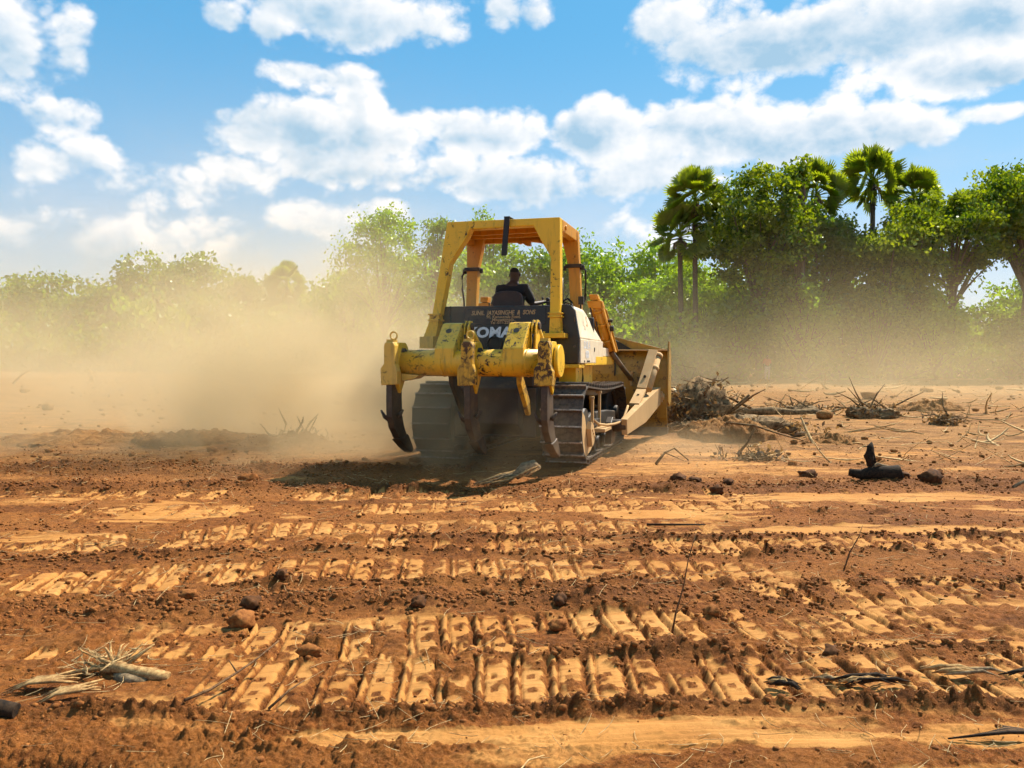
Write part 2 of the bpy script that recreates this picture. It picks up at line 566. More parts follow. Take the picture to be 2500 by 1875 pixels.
def relief(X, Y, sp=.02, with_moist=False):
    """Height, how hard the soil was pressed (0 loose .. 1 flat)."""
    X = np.asarray(X, np.float32)
    Y = np.asarray(Y, np.float32)
    sp = np.broadcast_to(np.asarray(sp, np.float32), X.shape)

    def keep(lam):
        return 1 - sst(.22, .55, sp / lam)
    low = .05 * pn(X * .35, Y * .35, 1) + .035 * pn(X * .9, Y * .9, 2)
    far = sst(20, 70, Y)
    low = low + far * .25 * pn(X * .12, Y * .12, 5)
    low = low + .36 * sst(20, 52, Y)
    rough = .75 + .9 * fbm(X * .55, Y * 1.3, 7, 3)
    loose = np.clip(rough, .25, 1.5)
    press = sst(.12, .42, fbm(X * .9 + 3, Y * 2.6, 9, 3)) * .55
    h = low.copy()
    moist = sst(.10, .55, fbm(X * .45 + 9, Y * 2.1, 51, 4)) * .8
    for pts, w, ht, xa, xb in RIDGES:
        yc = np.interp(X, [p[0] for p in pts], [p[1] for p in pts])
        wv = w * (1 + .5 * pn(X * 1.7, Y * 0 + w * 9, 31))
        q = np.exp(-((Y - yc - .10 * pn(X * .8, X * 0 + ht * 50, 33)) / wv) ** 2)
        q = q * sst(xa - .4, xa + .4, X) * (1 - sst(xb - .4, xb + .4, X)) * np.clip(.75 + 1.1 * pn(X * 1.3, Y * 1.3, 35), .1, 1.6)
        h = h + q * ht
        loose = loose + .9 * q
        press = press * (1 - .8 * np.clip(q, 0, 1))
        moist = np.maximum(moist, np.clip(q * 1.2, 0, 1))
    flat = np.zeros_like(X)
    for cx, cyy, rx, ry, w in SMOOTH:
        q = 1 - ((X - cx) / rx) ** 2 - ((Y - cyy) / ry) ** 2 + 1.1 * fbm(X * 1.5, Y * 5, int(cx * 10) + 77, 3)
        flat = np.maximum(flat, sst(0, .5, q) * w)
    # texture of loose soil: clods on clods
    tex = .040 * np.abs(pn(X * 3.2, Y * 3.2, 3)) * keep(.31)
    tex = tex + .026 * np.abs(pn(X * 7.5 + .4 * pn(X * 4, Y * 4, 90), Y * 7.5, 4)) * keep(.13)
    wx, wy = X + .03 * pn(X * 21, Y * 21, 61), Y + .03 * pn(X * 21, Y * 21, 62)
    patchy = np.clip(.75 + 1.5 * fbm(X * 1.4, Y * 2.2, 63, 2), .12, 1.3)
    tex = tex + .040 * clods(wx * 9, wy * 9, 64, .30) * keep(.11) * patchy
    tex = tex + .036 * clods(wx * 21, wy * 21, 70, .7) * keep(.05) * patchy
    tex = tex + .024 * clods(X * 46, Y * 46, 76, .75) * keep(.024)
    tex = tex + .014 * np.abs(pn(X * 17, Y * 17, 6)) * keep(.06)
    tex = tex + .016 * np.abs(pn(X * 38, Y * 38, 8)) * keep(.026)
    tex = tex + .009 * pn(X * 80, Y * 80, 10) * keep(.0125)
    chunk = np.clip(pn(X * 5.2, Y * 5.2, 14) - .33, 0, 1) * .16 * keep(.19)
    tex = tex + chunk
    streak = (.010 * pn(X * .8, Y * 22, 15) + .006 * pn(X * 1.4, Y * 55, 16)) * keep(.03)
    hl = h + tex * loose * 1.1 - .022
    hs = h + streak + tex * (.10 + .5 * sst(.0, .3, pn(X * 3, Y * 11, 17))) - .02
    h = hl * (1 - flat) + hs * flat
    press = np.maximum(press * np.clip(1.3 - .6 * loose, 0, 1), flat * np.clip(.75 + .9 * pn(X * 1.1, Y * 14, 18), .2, 1))
    # crawler prints
    for pts, hw, sd, thr, (xa, xb, xc, xd) in BANDS:
        xs = np.linspace(-7, 7, 57)
        yy = np.interp(xs, [p[0] for p in pts], [p[1] for p in pts])
        ker = np.ones(9) / 9
        yy = np.convolve(np.pad(yy, 4, mode='edge'), ker, 'valid')
        sl = np.gradient(yy, xs)
        yc, slope = np.interp(X, xs, yy), np.interp(X, xs, sl)
        v = Y - yc
        s = X + v * slope
        v = v / np.sqrt(1 + slope ** 2)
        ph = s / PITCH + sd * .37 + .22 * pn(X * .9, Y * .9, sd) + .05 * pn(X * 5, Y * 5, sd + 8)
        cell = np.floor(ph)
        fr = ph - cell
        rnd = _h(cell.astype(np.int32), np.full(cell.shape, sd, np.int32), 5)
        rnd2 = _h(cell.astype(np.int32), np.full(cell.shape, sd, np.int32), 6)
        mask = sst(thr + .02 - .14, thr + .02 + .14, pn(X * 1.6, Y * 2.6, sd + 1) + .8 * (rnd - .5) + .35 * pn(X * 6, Y * 6, sd + 2) - .0)
        edge = 1 - sst(hw - .035, hw + .015, np.abs(v) + .05 * pn(X * 7, Y * 7, sd + 3))
        mm = mask * edge * sst(xa, xb, X) * (1 - sst(xc, xd, X))
        d = np.minimum(fr, 1 - fr) * PITCH + .012 * pn(X * 19, Y * 19, sd + 7)
        groove = np.exp(-(d / .017) ** 2)
        bar = sst(.10, .14, fr) * (1 - sst(.24, .28, fr))
        slot = (1 - sst(.022, .034, np.abs(np.abs(v + .01) - .075))) * sst(.46, .50, fr) * (1 - sst(.68, .72, fr))
        prof = -.014 + .014 * (rnd2 - .5) + .018 * (fr - .5) - .026 * groove - .015 * np.exp(-((fr - .30) * PITCH / .008) ** 2) + .012 * bar - .016 * slot * (rnd2 > .6) * sst(-.1, .1, pn(X * 12, Y * 12, sd + 9))
        crumb = np.clip(pn(X * 9, Y * 9, sd + 4) + .5 * pn(X * 3, Y * 3, sd + 11) + .35 * pn(X * 23, Y * 23, sd + 5) + .03, 0, 1)
        prof = prof + low + tex * (.06 + 1.9 * crumb) + .0015 * pn(X * 60, Y * 60, 19)
        h = h * (1 - mm) + prof * mm
        press = press * (1 - mm) + mm * np.clip(.62 + .45 * rnd + .45 * pn(X * 13, Y * 13, sd + 12) + .5 * pn(X * 4, Y * 5, sd + 13) - .9 * groove - .7 * np.exp(-((fr - .30) * PITCH / .009) ** 2) - .8 * slot - 2.6 * crumb, 0, 1)
    # the machine stands on levelled soil; the hollow at the near left corner
    near = np.exp(-(((X - .5) / 2.6) ** 2 + ((Y - 13) / 2.6) ** 2))
    h = h - near * low * .9
    h = h - .13 * np.exp(-(((X + 1.68) / .34) ** 2 + ((Y - 2.80) / .085) ** 2))
    if with_moist:
        return h, np.clip(press, 0, 1), np.clip(moist, 0, 1)
    return h, np.clip(press, 0, 1)


GRID = {}


def gz(x, y):
    """Height of the ground mesh at a point."""
    ys, us, h = GRID['ys'], GRID['us'], GRID['h']
    u = x / (y + .35)
    if not (ys[0] < y < ys[-1] and us[0] < u < us[-1]):
        return float(relief(np.array([x]), np.array([y]))[0][0]) - .045
    i = min(max(int(np.searchsorted(ys, y)) - 1, 0), len(ys) - 2)
    j = min(max(int(np.searchsorted(us, u)) - 1, 0), len(us) - 2)
    a, b = (y - ys[i]) / (ys[i + 1] - ys[i]), (u - us[j]) / (us[j + 1] - us[j])
    return float((h[i, j] * (1 - b) + h[i, j + 1] * b) * (1 - a) + (h[i + 1, j] * (1 - b) + h[i + 1, j + 1] * b) * a)


def build_ground():
    m, t = mat_new('ploughed_red_earth')
    geo = t.new('ShaderNodeNewGeometry')
    P = geo.outputs['Position']
    press = t.attr('press')
    far = t.step(t.sep(P)[1], 7.5, 16.0)
    n1 = t.noise(P, 1.3, 5, .6)
    n2 = t.noise(P, 22, 6, .7)
    n3 = t.noise(P, 130, 5, .75)
    st = t.noise(t.v('MULTIPLY', P, (2.2, 30, 5)), 1.0, 5, .6)
    loose = t.mix(t.step(n2, .32, .70), (.120, .034, .006), (.310, .100, .019))
    loose = t.mix(t.step(t.noise(P, 48, 4, .7), .54, .66, 0, .55), loose, (.400, .175, .050))
    loose = t.mix(t.step(n1, .40, .65, 0, .5), loose, (.320, .120, .026))
    loose = t.mix(far, loose, t.mix(t.step(n2, .3, .7), (.230, .098, .026), (.380, .190, .062)))
    loose = t.mix(t.m('MULTIPLY', t.attr('moist'), .72), loose, t.mix(t.step(n2, .3, .7), (.062, .019, .004), (.165, .054, .012)))
    hard = t.mix(t.step(n1, .3, .7), (.410, .170, .038), (.510, .245, .070))
    hard = t.mix(t.step(st, .48, .66, 0, .6), hard, (.300, .115, .026))
    pm = t.m('ADD', press, t.m('MULTIPLY', t.m('SUBTRACT', n2, .5), .55))
    c = t.mix(t.step(pm, .22, .62), loose, hard)
    c = t.mix(t.step(n3, .58, .70, 0, .65), c, (.055, .020, .006))
    c = t.mix(t.step(n3, .30, .20, 0, .5), c, (.500, .280, .100))
    patch = t.noise(t.v('MULTIPLY', P, (.9, 2.6, 1.0)), 1.0, 7, .7)
    c = t.mix(t.m('MULTIPLY', t.step(patch, .50, .64), t.m('MULTIPLY', far, .85)), c, (.120, .050, .014))
    bh = t.m('ADD', t.m('MULTIPLY', n2, 1.0), t.m('MULTIPLY', n3, .45))
    st_b = t.m('SUBTRACT', 1.0, t.m('MULTIPLY', press, .75))
    out_surface(t, principled(t, c, .93, 0, t.bump(bh, t.m('MULTIPLY', st_b, 1.0), .022), .15))
    M['earth'] = m
    # rows get wider with distance, columns fan out with distance
    ys = [1.55]
    while ys[-1] < 150:
        y = ys[-1]
        dy = min(max(.0065, .85 * y * y / (CAM_H * 797)), .028 + .007 * max(0, y - 11))
        ys.append(y + dy)
    ys = np.array(ys, np.float32)
    us = np.linspace(-.78, .78, 725, dtype=np.float32)
    Yg, Ug = np.meshgrid(ys, us, indexing='ij')
    Xg = Ug * (Yg + .35)
    spc = np.maximum(np.gradient(ys)[:, None] * np.ones_like(Xg), (us[1] - us[0]) * Yg)
    h, pr, mo = relief(Xg, Yg, spc, True)
    rim = np.maximum(sst(.73, .78, np.abs(Ug)), np.maximum(1 - sst(1.55, 1.7, Yg), sst(135, 150, Yg)))
    h = h - .12 * rim
    GRID.update(ys=ys, us=us, h=h)
    nr, nc = Xg.shape
    idx = np.arange(nr * nc, dtype=np.int32).reshape(nr, nc)
    F = np.stack([idx[:-1, :-1], idx[:-1, 1:], idx[1:, 1:], idx[1:, :-1]], -1).reshape(-1, 4)
    g = np_mesh('ground', np.stack([Xg, Yg, h], -1).reshape(-1, 3), F, m, None, False, {'press': pr.ravel(), 'moist': mo.ravel()})
    tag(g, 'bare red earth churned by crawler tracks', None, None, 'structure')
    # the plain around it, out to the horizon
    kx = np.concatenate([-np.geomspace(1400, 9.1, 50), np.linspace(-9, 9, 226), np.geomspace(9.1, 1400, 50)])
    ky = np.concatenate([-np.geomspace(1400, 4.1, 40), np.linspace(-4, 14, 226), np.geomspace(14.3, 1400, 60)])
    Xo, Yo = np.meshgrid(kx, ky, indexing='ij')
    sp = np.maximum(np.gradient(kx)[:, None], np.gradient(ky)[None, :])
    ho, po, mo = relief(Xo, Yo, sp, True)
    ho = ho - .045
    a, b = Xo.shape
    idx = np.arange(a * b, dtype=np.int32).reshape(a, b)
    F = np.stack([idx[:-1, :-1], idx[1:, :-1], idx[1:, 1:], idx[:-1, 1:]], -1).reshape(-1, 4)
    under = ((np.abs(Xo) < .69 * (Yo + .35)) & (Yo > 1.75) & (Yo < 120)).ravel()
    F = F[~under[F].all(1)]
    o = np_mesh('terrain', np.stack([Xo, Yo, ho], -1).reshape(-1, 3), F, m, None, False, {'press': po.ravel(), 'moist': mo.ravel()})
    tag(o, 'flat plain of bare earth around the clearing', None, None, 'structure')


build_ground()

# ------------------------------------------------------------------ the bulldozer (x right, y ahead, z up; origin on the ground under the rear of the canopy)
YAW = R(16.5)
DZ_O = (-.15, 11.22, 0.0)
DZ = empty('bulldozer', DZ_O, -YAW, 'old yellow crawler bulldozer with rear ripper and open canopy driving away through dust', 'bulldozer')


def dz_world(x, y, z):
    c, s = math.cos(YAW), math.sin(YAW)
    return (DZ_O[0] + x * c + y * s, DZ_O[1] - x * s + y * c, z)


def build_canopy():
    b = MB()
    b.prism([(-1.037, 2.125), (-.806, 3.442), (.845, 3.430), (.848, 2.106), (.705, 2.108), (.716, 2.892), (.597, 3.093),
             (.465, 3.330), (-.458, 3.320), (-.509, 3.210), (-.764, 2.851), (-.908, 2.123)], -.02, .15, 'y')
    rb = b.build('roll_bar', 'yellow', DZ, .012)
    for pts in ([(-.905, 3.40), (-.61, 3.40), (-.72, 2.906), (-.765, 2.10), (-.925, 2.10), (-.901, 2.912)],
                [(.59, 3.40), (.86, 3.40), (.888, 2.892), (.925, 2.05), (.765, 2.05), (.719, 2.898)]):
        b = MB()
        b.prism(pts, 1.08, 1.22, 'y')
        p = b.build('canopy_post', 'orange', DZ, .010)
        cx = (pts[2][0] + pts[5][0]) / 2
        b = MB()
        b.box(cx - .125, cx + .125, 1.05, 1.25, 2.86, 2.915)
        for s in (-1, 1):
            b.disc((cx + s * .14, 1.10, 2.86), .028, .07, 'z', 8)
        b.build('collar', 'dark', p, .006)
    for x0, x1 in ((-.88, -.77), (.735, .85)):
        b = MB()
        b.box(x0, x1, .151, 1.26, 3.26, 3.425)
        b.disc((x1 - .02 if x0 > 0 else x0 + .02, .30, 3.33), .035, .09, 'x', 10)
        b.build('side_beam', 'orange', DZ, .008)
    b = MB()
    b.box(-.77, .735, .151, 1.24, 3.385, 3.415)
    b.box(-.77, .735, 1.16, 1.24, 3.29, 3.385)
    for y in (.45, .80):
        b.box(-.77, .735, y, y + .05, 3.31, 3.385)
    b.build('canopy_roof', 'orange', DZ, .006)
    b = MB()
    rnd = random.Random(4)
    x = -.1
    while x < .62:
        w = rnd.uniform(.08, .2)
        b.prism([(x, 3.30), (x + w * .9, 3.30), (x + w, 3.30 - rnd.uniform(.03, .09)), (x + w * .5, 3.30 - rnd.uniform(.02, .1)), (x + .01, 3.30 - rnd.uniform(.02, .06))],
                1.10 - .25 * rnd.random(), 1.13, 'y')
        x += w + .003
    b.build('torn_lining', 'orange', DZ)
    b = MB()
    b.prism([(.02, 2.93), (.095, 2.93), (.14, 3.46), (.065, 3.46)], -.075, -.035, 'y')
    b.box(.06, .145, -.075, .16, 3.452, 3.468)
    b.build('hanging_strap', 'rubber', DZ, .004)
    # lower posts and feet
    for side, col, pts, foot in ((0, (-1.09, -.90, 2.035, 2.13), [(-1.075, 2.035), (-.925, 2.035), (-.975, 1.81), (-1.165, 1.81)], (-1.195, -.985, 1.64, 1.81)),
                                 (1, (.685, .880, 2.06, 2.12), [(.71, 2.06), (.855, 2.06), (.865, 1.84), (.70, 1.84)], (.60, .935, 1.775, 1.84))):
        b = MB()
        b.prism(pts, -.04, .17, 'y')
        p = b.build('post_base', 'yellow_rusty', DZ, .008)
        b = MB()
        b.box(col[0], col[1], -.06, .19, col[2], col[2] + .022)
        b.box(col[0] + .02, col[1] - .02, -.045, .175, col[2] + .022, col[3] - .012)
        b.box(col[0], col[1], -.06, .19, col[3] - .012, col[3] + .008)
        b.build('collar', 'yellow_rusty', p, .004)
        b = MB()
        b.box(foot[0], foot[1], -.12, .25, foot[2], foot[3])
        if side:
            for xx in (foot[0] + .04, foot[1] - .04):
                b.disc((xx, -.09, foot[3] + .012), .02, .028, 'z', 6)
        b.build('foot', 'yellow_rusty' if side else 'yellow_dusty', p, .006)


def build_tank():
    b = MB()
    b.prism([(-.93, 1.40), (-.93, 2.20), (-.88, 2.248), (.70, 2.235), (.70, 1.40)], .102, .62, 'y')
    tk = b.build('fuel_tank', 'black', DZ, .012)
    b = MB()
    b.tube([(-.80, .095, 2.25), (-.80, .095, 1.42)], .012, 6)
    b.build('weld_strip', 'black', tk)
    b = MB()
    b.box(-.58, .62, .094, .102, 1.975, 2.205)
    b.build('name_plate', 'sticker', tk)
    b = MB()
    b.ring((-.13, .085, 1.70), .105, .010, 'y', 24, 6)
    b.build('drain_cover', 'black', tk)
    # right corner box: upper part slopes in, cream side faces paint in sun glare over dust
    b = MB()
    b.prism([(.702, 1.42), (1.085, 1.42), (1.098, 1.77), (1.03, 2.17), (.985, 2.225), (.92, 2.247), (.702, 2.235)], .098, .16, 'y')
    sb = b.build('corner_cowl', 'black', DZ, .015)
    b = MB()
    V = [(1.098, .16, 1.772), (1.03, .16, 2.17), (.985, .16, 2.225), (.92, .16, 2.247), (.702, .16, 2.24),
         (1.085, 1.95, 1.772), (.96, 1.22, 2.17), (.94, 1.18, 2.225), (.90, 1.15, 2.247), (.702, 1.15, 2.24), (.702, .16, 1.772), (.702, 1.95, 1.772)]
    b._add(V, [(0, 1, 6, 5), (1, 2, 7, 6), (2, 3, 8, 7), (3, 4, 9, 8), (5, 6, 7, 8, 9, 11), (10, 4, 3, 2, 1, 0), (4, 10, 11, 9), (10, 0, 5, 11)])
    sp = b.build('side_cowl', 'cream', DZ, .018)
    b = MB()
    b.tube([(.90, .13, 2.262), (.985, .13, 2.25), (1.01, .135, 2.18), (1.035, .085, 2.0)], .008, 6)
    b.build('grab_rail', 'steel', sb)
    b = MB()
    b.disc((1.03, .092, 1.66), .018, .02, 'y', 10)
    b.build('latch', 'steel', sb)
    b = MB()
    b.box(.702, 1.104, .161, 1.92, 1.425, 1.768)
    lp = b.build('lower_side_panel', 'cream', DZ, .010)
    b = MB()
    b.box(1.104, 1.112, 1.16, 1.20, 1.60, 1.66)
    b.build('latch', 'dark', lp)
    for y in (.42, .62, .70, .78):
        b = MB()
        b.disc((1.106, y, 1.455), .016, .012, 'x', 8)
        b.build('bolt_hole', 'dark', lp)
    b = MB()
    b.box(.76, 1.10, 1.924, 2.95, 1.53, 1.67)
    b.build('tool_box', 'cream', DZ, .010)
    b = MB()
    b.box(.74, 1.107, .50, 2.93, 1.395, 1.421)
    b.box(1.06, 1.107, 1.3, 2.98, 1.40, 1.527)
    b.build('running_board', 'yellow', DZ, .008)
    b = MB()
    b.box(.74, 1.09, .11, .50, 1.36, 1.415)
    b.build('rear_sill', 'yellow_rusty', DZ, .006)
    # hydraulic tank under the right fender, seen between track and sill
    b = MB()
    b.box(.50, .92, .9, 2.0, 1.02, 1.39)
    b.prism([(.35, 1.39), (.62, 1.39), (.56, 1.15), (.50, .95), (.35, .95)], .50, 1.0, 'x')
    b.build('fender_support', 'yellow', DZ, .010)
    b = MB()
    b.tube([(.955, 1.02, 1.40), (.955, 1.05, 1.2), (.955, .98, 1.0)], .014, 8)
    b.build('hose', 'rubber', DZ)
    # floor, cabin base, hood, engine
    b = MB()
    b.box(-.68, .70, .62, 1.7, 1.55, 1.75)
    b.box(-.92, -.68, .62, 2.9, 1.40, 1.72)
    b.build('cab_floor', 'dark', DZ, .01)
    b = MB()
    b.prism([(1.7, 1.2), (1.7, 2.10), (2.0, 2.12), (3.45, 1.95), (3.5, 1.2)], -.43, .43, 'x')
    b.build('engine_hood', 'yellow', DZ, .02)
    b = MB()
    b.box(-.46, .46, 3.51, 3.68, 1.0, 2.0)
    b.build('radiator_guard', 'yellow_rusty', DZ, .02)
    b = MB()
    b.tube([(.27, 2.6, 2.0), (.27, 2.6, 2.55), (.27, 2.58, 2.875)], .034, 12)
    b.build('exhaust_pipe', 'dark', DZ)
    b = MB()
    b.box(.19, .36, 2.25, 2.42, 2.05, 2.40)
    b.build('air_cleaner', 'dark', DZ, .03)
    b = MB()
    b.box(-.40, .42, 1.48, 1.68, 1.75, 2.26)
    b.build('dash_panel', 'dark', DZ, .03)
    # main case between the tracks, deep in shade
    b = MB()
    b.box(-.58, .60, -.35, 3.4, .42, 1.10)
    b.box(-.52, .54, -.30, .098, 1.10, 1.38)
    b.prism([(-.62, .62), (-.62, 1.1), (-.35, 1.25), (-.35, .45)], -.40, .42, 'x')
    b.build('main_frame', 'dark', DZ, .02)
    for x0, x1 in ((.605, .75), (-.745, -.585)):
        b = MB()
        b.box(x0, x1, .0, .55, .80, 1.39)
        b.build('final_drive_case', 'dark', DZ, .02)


def text_mesh(name, body, size, mat, parent, loc, rot, bold=.0, shear=0.0, wide=1.0, track=1.0, extr=.0015, align='CENTER'):
    cu = bpy.data.curves.new(name, 'FONT')
    cu.body = body
    cu.size = size
    cu.align_x = align
    cu.offset = bold
    cu.shear = shear
    cu.space_character = track
    cu.extrude = extr
    cu.resolution_u = 3
    o = bpy.data.objects.new(name, cu)
    C.objects.link(o)
    dg = bpy.context.evaluated_depsgraph_get()
    me = bpy.data.meshes.new_from_object(o.evaluated_get(dg))
    bpy.data.objects.remove(o)
    me.materials.clear()
    me.materials.append(M[mat])
    n = bpy.data.objects.new(name, me)
    C.objects.link(n)
    n.parent = parent
    n.location = loc
    n.rotation_euler = rot
    n.scale = (wide, 1, 1)
    return n


def build_lettering():
    rot = (R(90), 0, 0)
    y1, y2 = .091, .099
    text_mesh('lettering', 'SUNIL  JAYASINGHE  &  SONS', .088, 'tan_letter', DZ, (-.005, y1, 2.115), rot, .0022, .22, .80, 1.02)
    text_mesh('lettering', '90, Kurunegala Road,', .056, 'tan_letter', DZ, (0, y1, 2.067), rot, .0012, .18, 1.0, 1.05)
    text_mesh('lettering', 'Minuwangoda.', .056, 'tan_letter', DZ, (0, y1, 2.026), rot, .0012, .18, 1.0, 1.05)
    text_mesh('lettering', 'Tel :011-229    9', .054, 'tan_letter', DZ, (0, y1, 1.986), rot, .0012, .10, 1.0, 1.05)
    text_mesh('lettering', 'KOMATSU', .200, 'white_letter', DZ, (-.02, y2, 1.800), rot, .0085, .12, 1.12, 1.04)
    side = (R(90), 0, R(90))
    text_mesh('model_lettering', 'D 85 A', .155, 'white_letter', DZ, (1.106, .62, 1.635), side, .004, 0, 1.0, 1.0, .001)
    b = MB()
    for y in (.53, .62, .71):
        for z in (1.53, 1.58):
            b.disc((1.1065, y, z), .030, .004, 'x', 10)
    b.box(1.1055, 1.108, .60, .64, 1.49, 1.60)
    b.build('flower_emblem', 'white_letter', DZ)
    text_mesh('model_lettering', 'S', .22, 'tan_letter', DZ, (1.072, .78, 1.96), (R(90 - 9.7), 0, R(90)), .002, .1, 1.2, 1.0, .001)


def build_ripper():
    b = MB()
    b.disc((.02, -1.10, 1.435), .172, 2.02, 'x', 28)
    beam = b.build('ripper_beam', 'yellow_rusty', DZ)
    beam.data.polygons.foreach_set('use_smooth', [len(p.vertices) == 4 for p in beam.data.polygons])
    b = MB()
    b.prism([(-.97, 1.30), (-.72, 1.275), (-.80, 1.23), (-.97, 1.20)], -1.24, -1.0, 'y')
    b.build('beam_gusset', 'yellow_dusty', beam, .006)
    for x in (-.42, -.14, .39, .70):
        b = MB()
        b.ring((x, -1.10, 1.435), .172, .010, 'x', 28, 6)
        b.build('weld_seam', 'yellow_rusty', beam)
    for x0 in (-.505, .405):
        x1 = x0 + .265
        b = MB()
        b.prism([(-1.265, 1.48), (-1.255, 1.62), (-.96, 1.945), (-.86, 1.960), (-.75, 1.90), (-.74, 1.80), (-.90, 1.60), (-.95, 1.48)], x0, x1, 'x')
        arm = b.build('ripper_arm', 'yellow_rusty', DZ, .010)
        # pin hole in the rear face
        k = .70
        p = Vector((0, -1.255, 1.62)).lerp(Vector((0, -.96, 1.945)), k)
        nrm = Vector((0, -.325, .295)).normalized()
        b = MB()
        b.tube([Vector((x0 + .12, p.y, p.z)) - nrm * .02, Vector((x0 + .12, p.y, p.z)) + nrm * .004], .040, 16)
        b.build('pin_hole', 'dark', arm)
        b = MB()
        for dx, w in ((.012, .022), (.062, .022)):
            b.prism([(-.95, 1.62), (-.93, 1.90), (-.86, 1.985), (-.77, 1.985), (-.70, 1.90), (-.72, 1.78), (-.84, 1.60)], x1 + dx, x1 + dx + w, 'x')
        b.build('ear_plate', 'yellow_rusty', arm, .006)
        b = MB()
        b.disc((x1 + .05, -.82, 1.91), .050, .12, 'x', 16)
        b.build('pivot_pin', 'rust', arm, .004)
        b = MB()
        b.tube([(x1 + .048, -.82, 1.90), (x1 + .048, -.45, 1.66), (x1 + .048, -.25, 1.50)], .052, 12)
        b.tube([(x1 + .048, -.25, 1.50), (x1 + .048, -.02, 1.34)], .034, 12)
        b.build('tilt_cylinder', 'yellow_rusty', DZ)
        b = MB()
        b.tube([(x1 + .055, -.99, 1.80), (x1 + .055, -1.01, 1.62), (x1 + .06, -.98, 1.56)], .016, 8)
        b.ring((x1 + .055, -.99, 1.575), .026, .010, 'y', 12, 6)
        b.build('hose', 'rubber', arm)
        b = MB()
        b.prism([(-1.12, 1.32), (-.98, 1.28), (-.62, .92), (-.60, .76), (-.66, .74), (-1.08, 1.16)], x0 + .13, x0 + .19, 'x')
        b.build('lower_link', 'dark' if x0 < 0 else 'yellow_grimy', DZ, .010)
    # the three shank holders: (left edge, right edge, flare) and their shanks
    for i, (xa, xb, mat) in enumerate(((-1.128, -.978, 'yellow_dusty'), (-.085, .065, 'yellow_grimy'), (.900, 1.050, 'yellow_grimy'))):
        b = MB()
        b.prism([(xa + .02, 1.70), (xb - .02, 1.70), (xb, 1.655), (xb, 1.42), (xb + .035, 1.33), (xb + .03, 1.16), (xa - .045, 1.15), (xa - .05, 1.36), (xa, 1.43), (xa, 1.655)],
                -1.43, -1.30, 'y')
        h = b.build('shank_holder', mat, DZ, .012)
        b = MB()
        b.prism([(-1.30, 1.15), (-1.30, 1.66), (-1.26, 1.70), (-1.06, 1.70), (-.99, 1.64), (-.96, 1.45), (-1.02, 1.30), (-1.16, 1.12), (-1.22, 1.04)], xa + .004, xb - .004, 'x')
        b.build('side_plate', 'yellow', h, .010)
        b = MB()
        b.disc((xb + .012, -1.17, 1.585), .042, .05, 'x', 10)
        b.disc((xb + .03, -1.17, 1.585), .022, .06, 'x', 6)
        b.build('lock_pin', 'dark', h, .004)
        b = MB()
        b.box((xa + xb) / 2 - .05, (xa + xb) / 2 + .05, -1.40, -1.28, 1.702, 1.735)
        if i < 2:
            b.ring(((xa + xb) / 2 + .02, -1.33, 1.785), .048, .011, 'y', 18, 6)
        b.build('lifting_eye', 'yellow_dusty', h)
        xm = (xa + xb) / 2 + (-.015 if i == 0 else .0)
        pts = [(-1.40, 1.20), (-1.41, .95), (-1.40, .74), (-1.34, .60), (-1.20, .46), (-1.02, .345), (-.86, .28),
               (-.80, .30), (-.84, .38), (-.93, .46), (-1.02, .58), (-1.09, .75), (-1.10, 1.0), (-1.10, 1.2)]
        b = MB()
        b.prism(pts, xm - .042, xm + .042, 'x')
        sh = b.build('ripper_shank', 'rust', DZ, .008)
        b = MB()
        b.prism([(-1.215, .44), (-1.02, .32), (-.80, .225), (-.76, .275), (-.84, .385), (-.94, .49), (-1.02, .46)], xm - .058, xm + .058, 'x')
        b.build('ripper_tip', 'rust', sh, .010)
        b = MB()
        b.tube([(xm - .05, -1.30, .70), (xm - .10, -1.33, .74), (xm - .135, -1.36, .83)], [.032, .026, .010], 7)
        b.tube([(xm + .05, -1.25, .74), (xm + .08, -1.23, .78), (xm + .115, -1.22, .83)], [.034, .026, .012], 7)
        b.build('caught_root', 'rust', sh)
    b = MB()
    b.disc((1.083, -1.07, 1.46), .205, .055, 'x', 28)
    b.build('beam_end_cap', 'yellow', beam, .012)


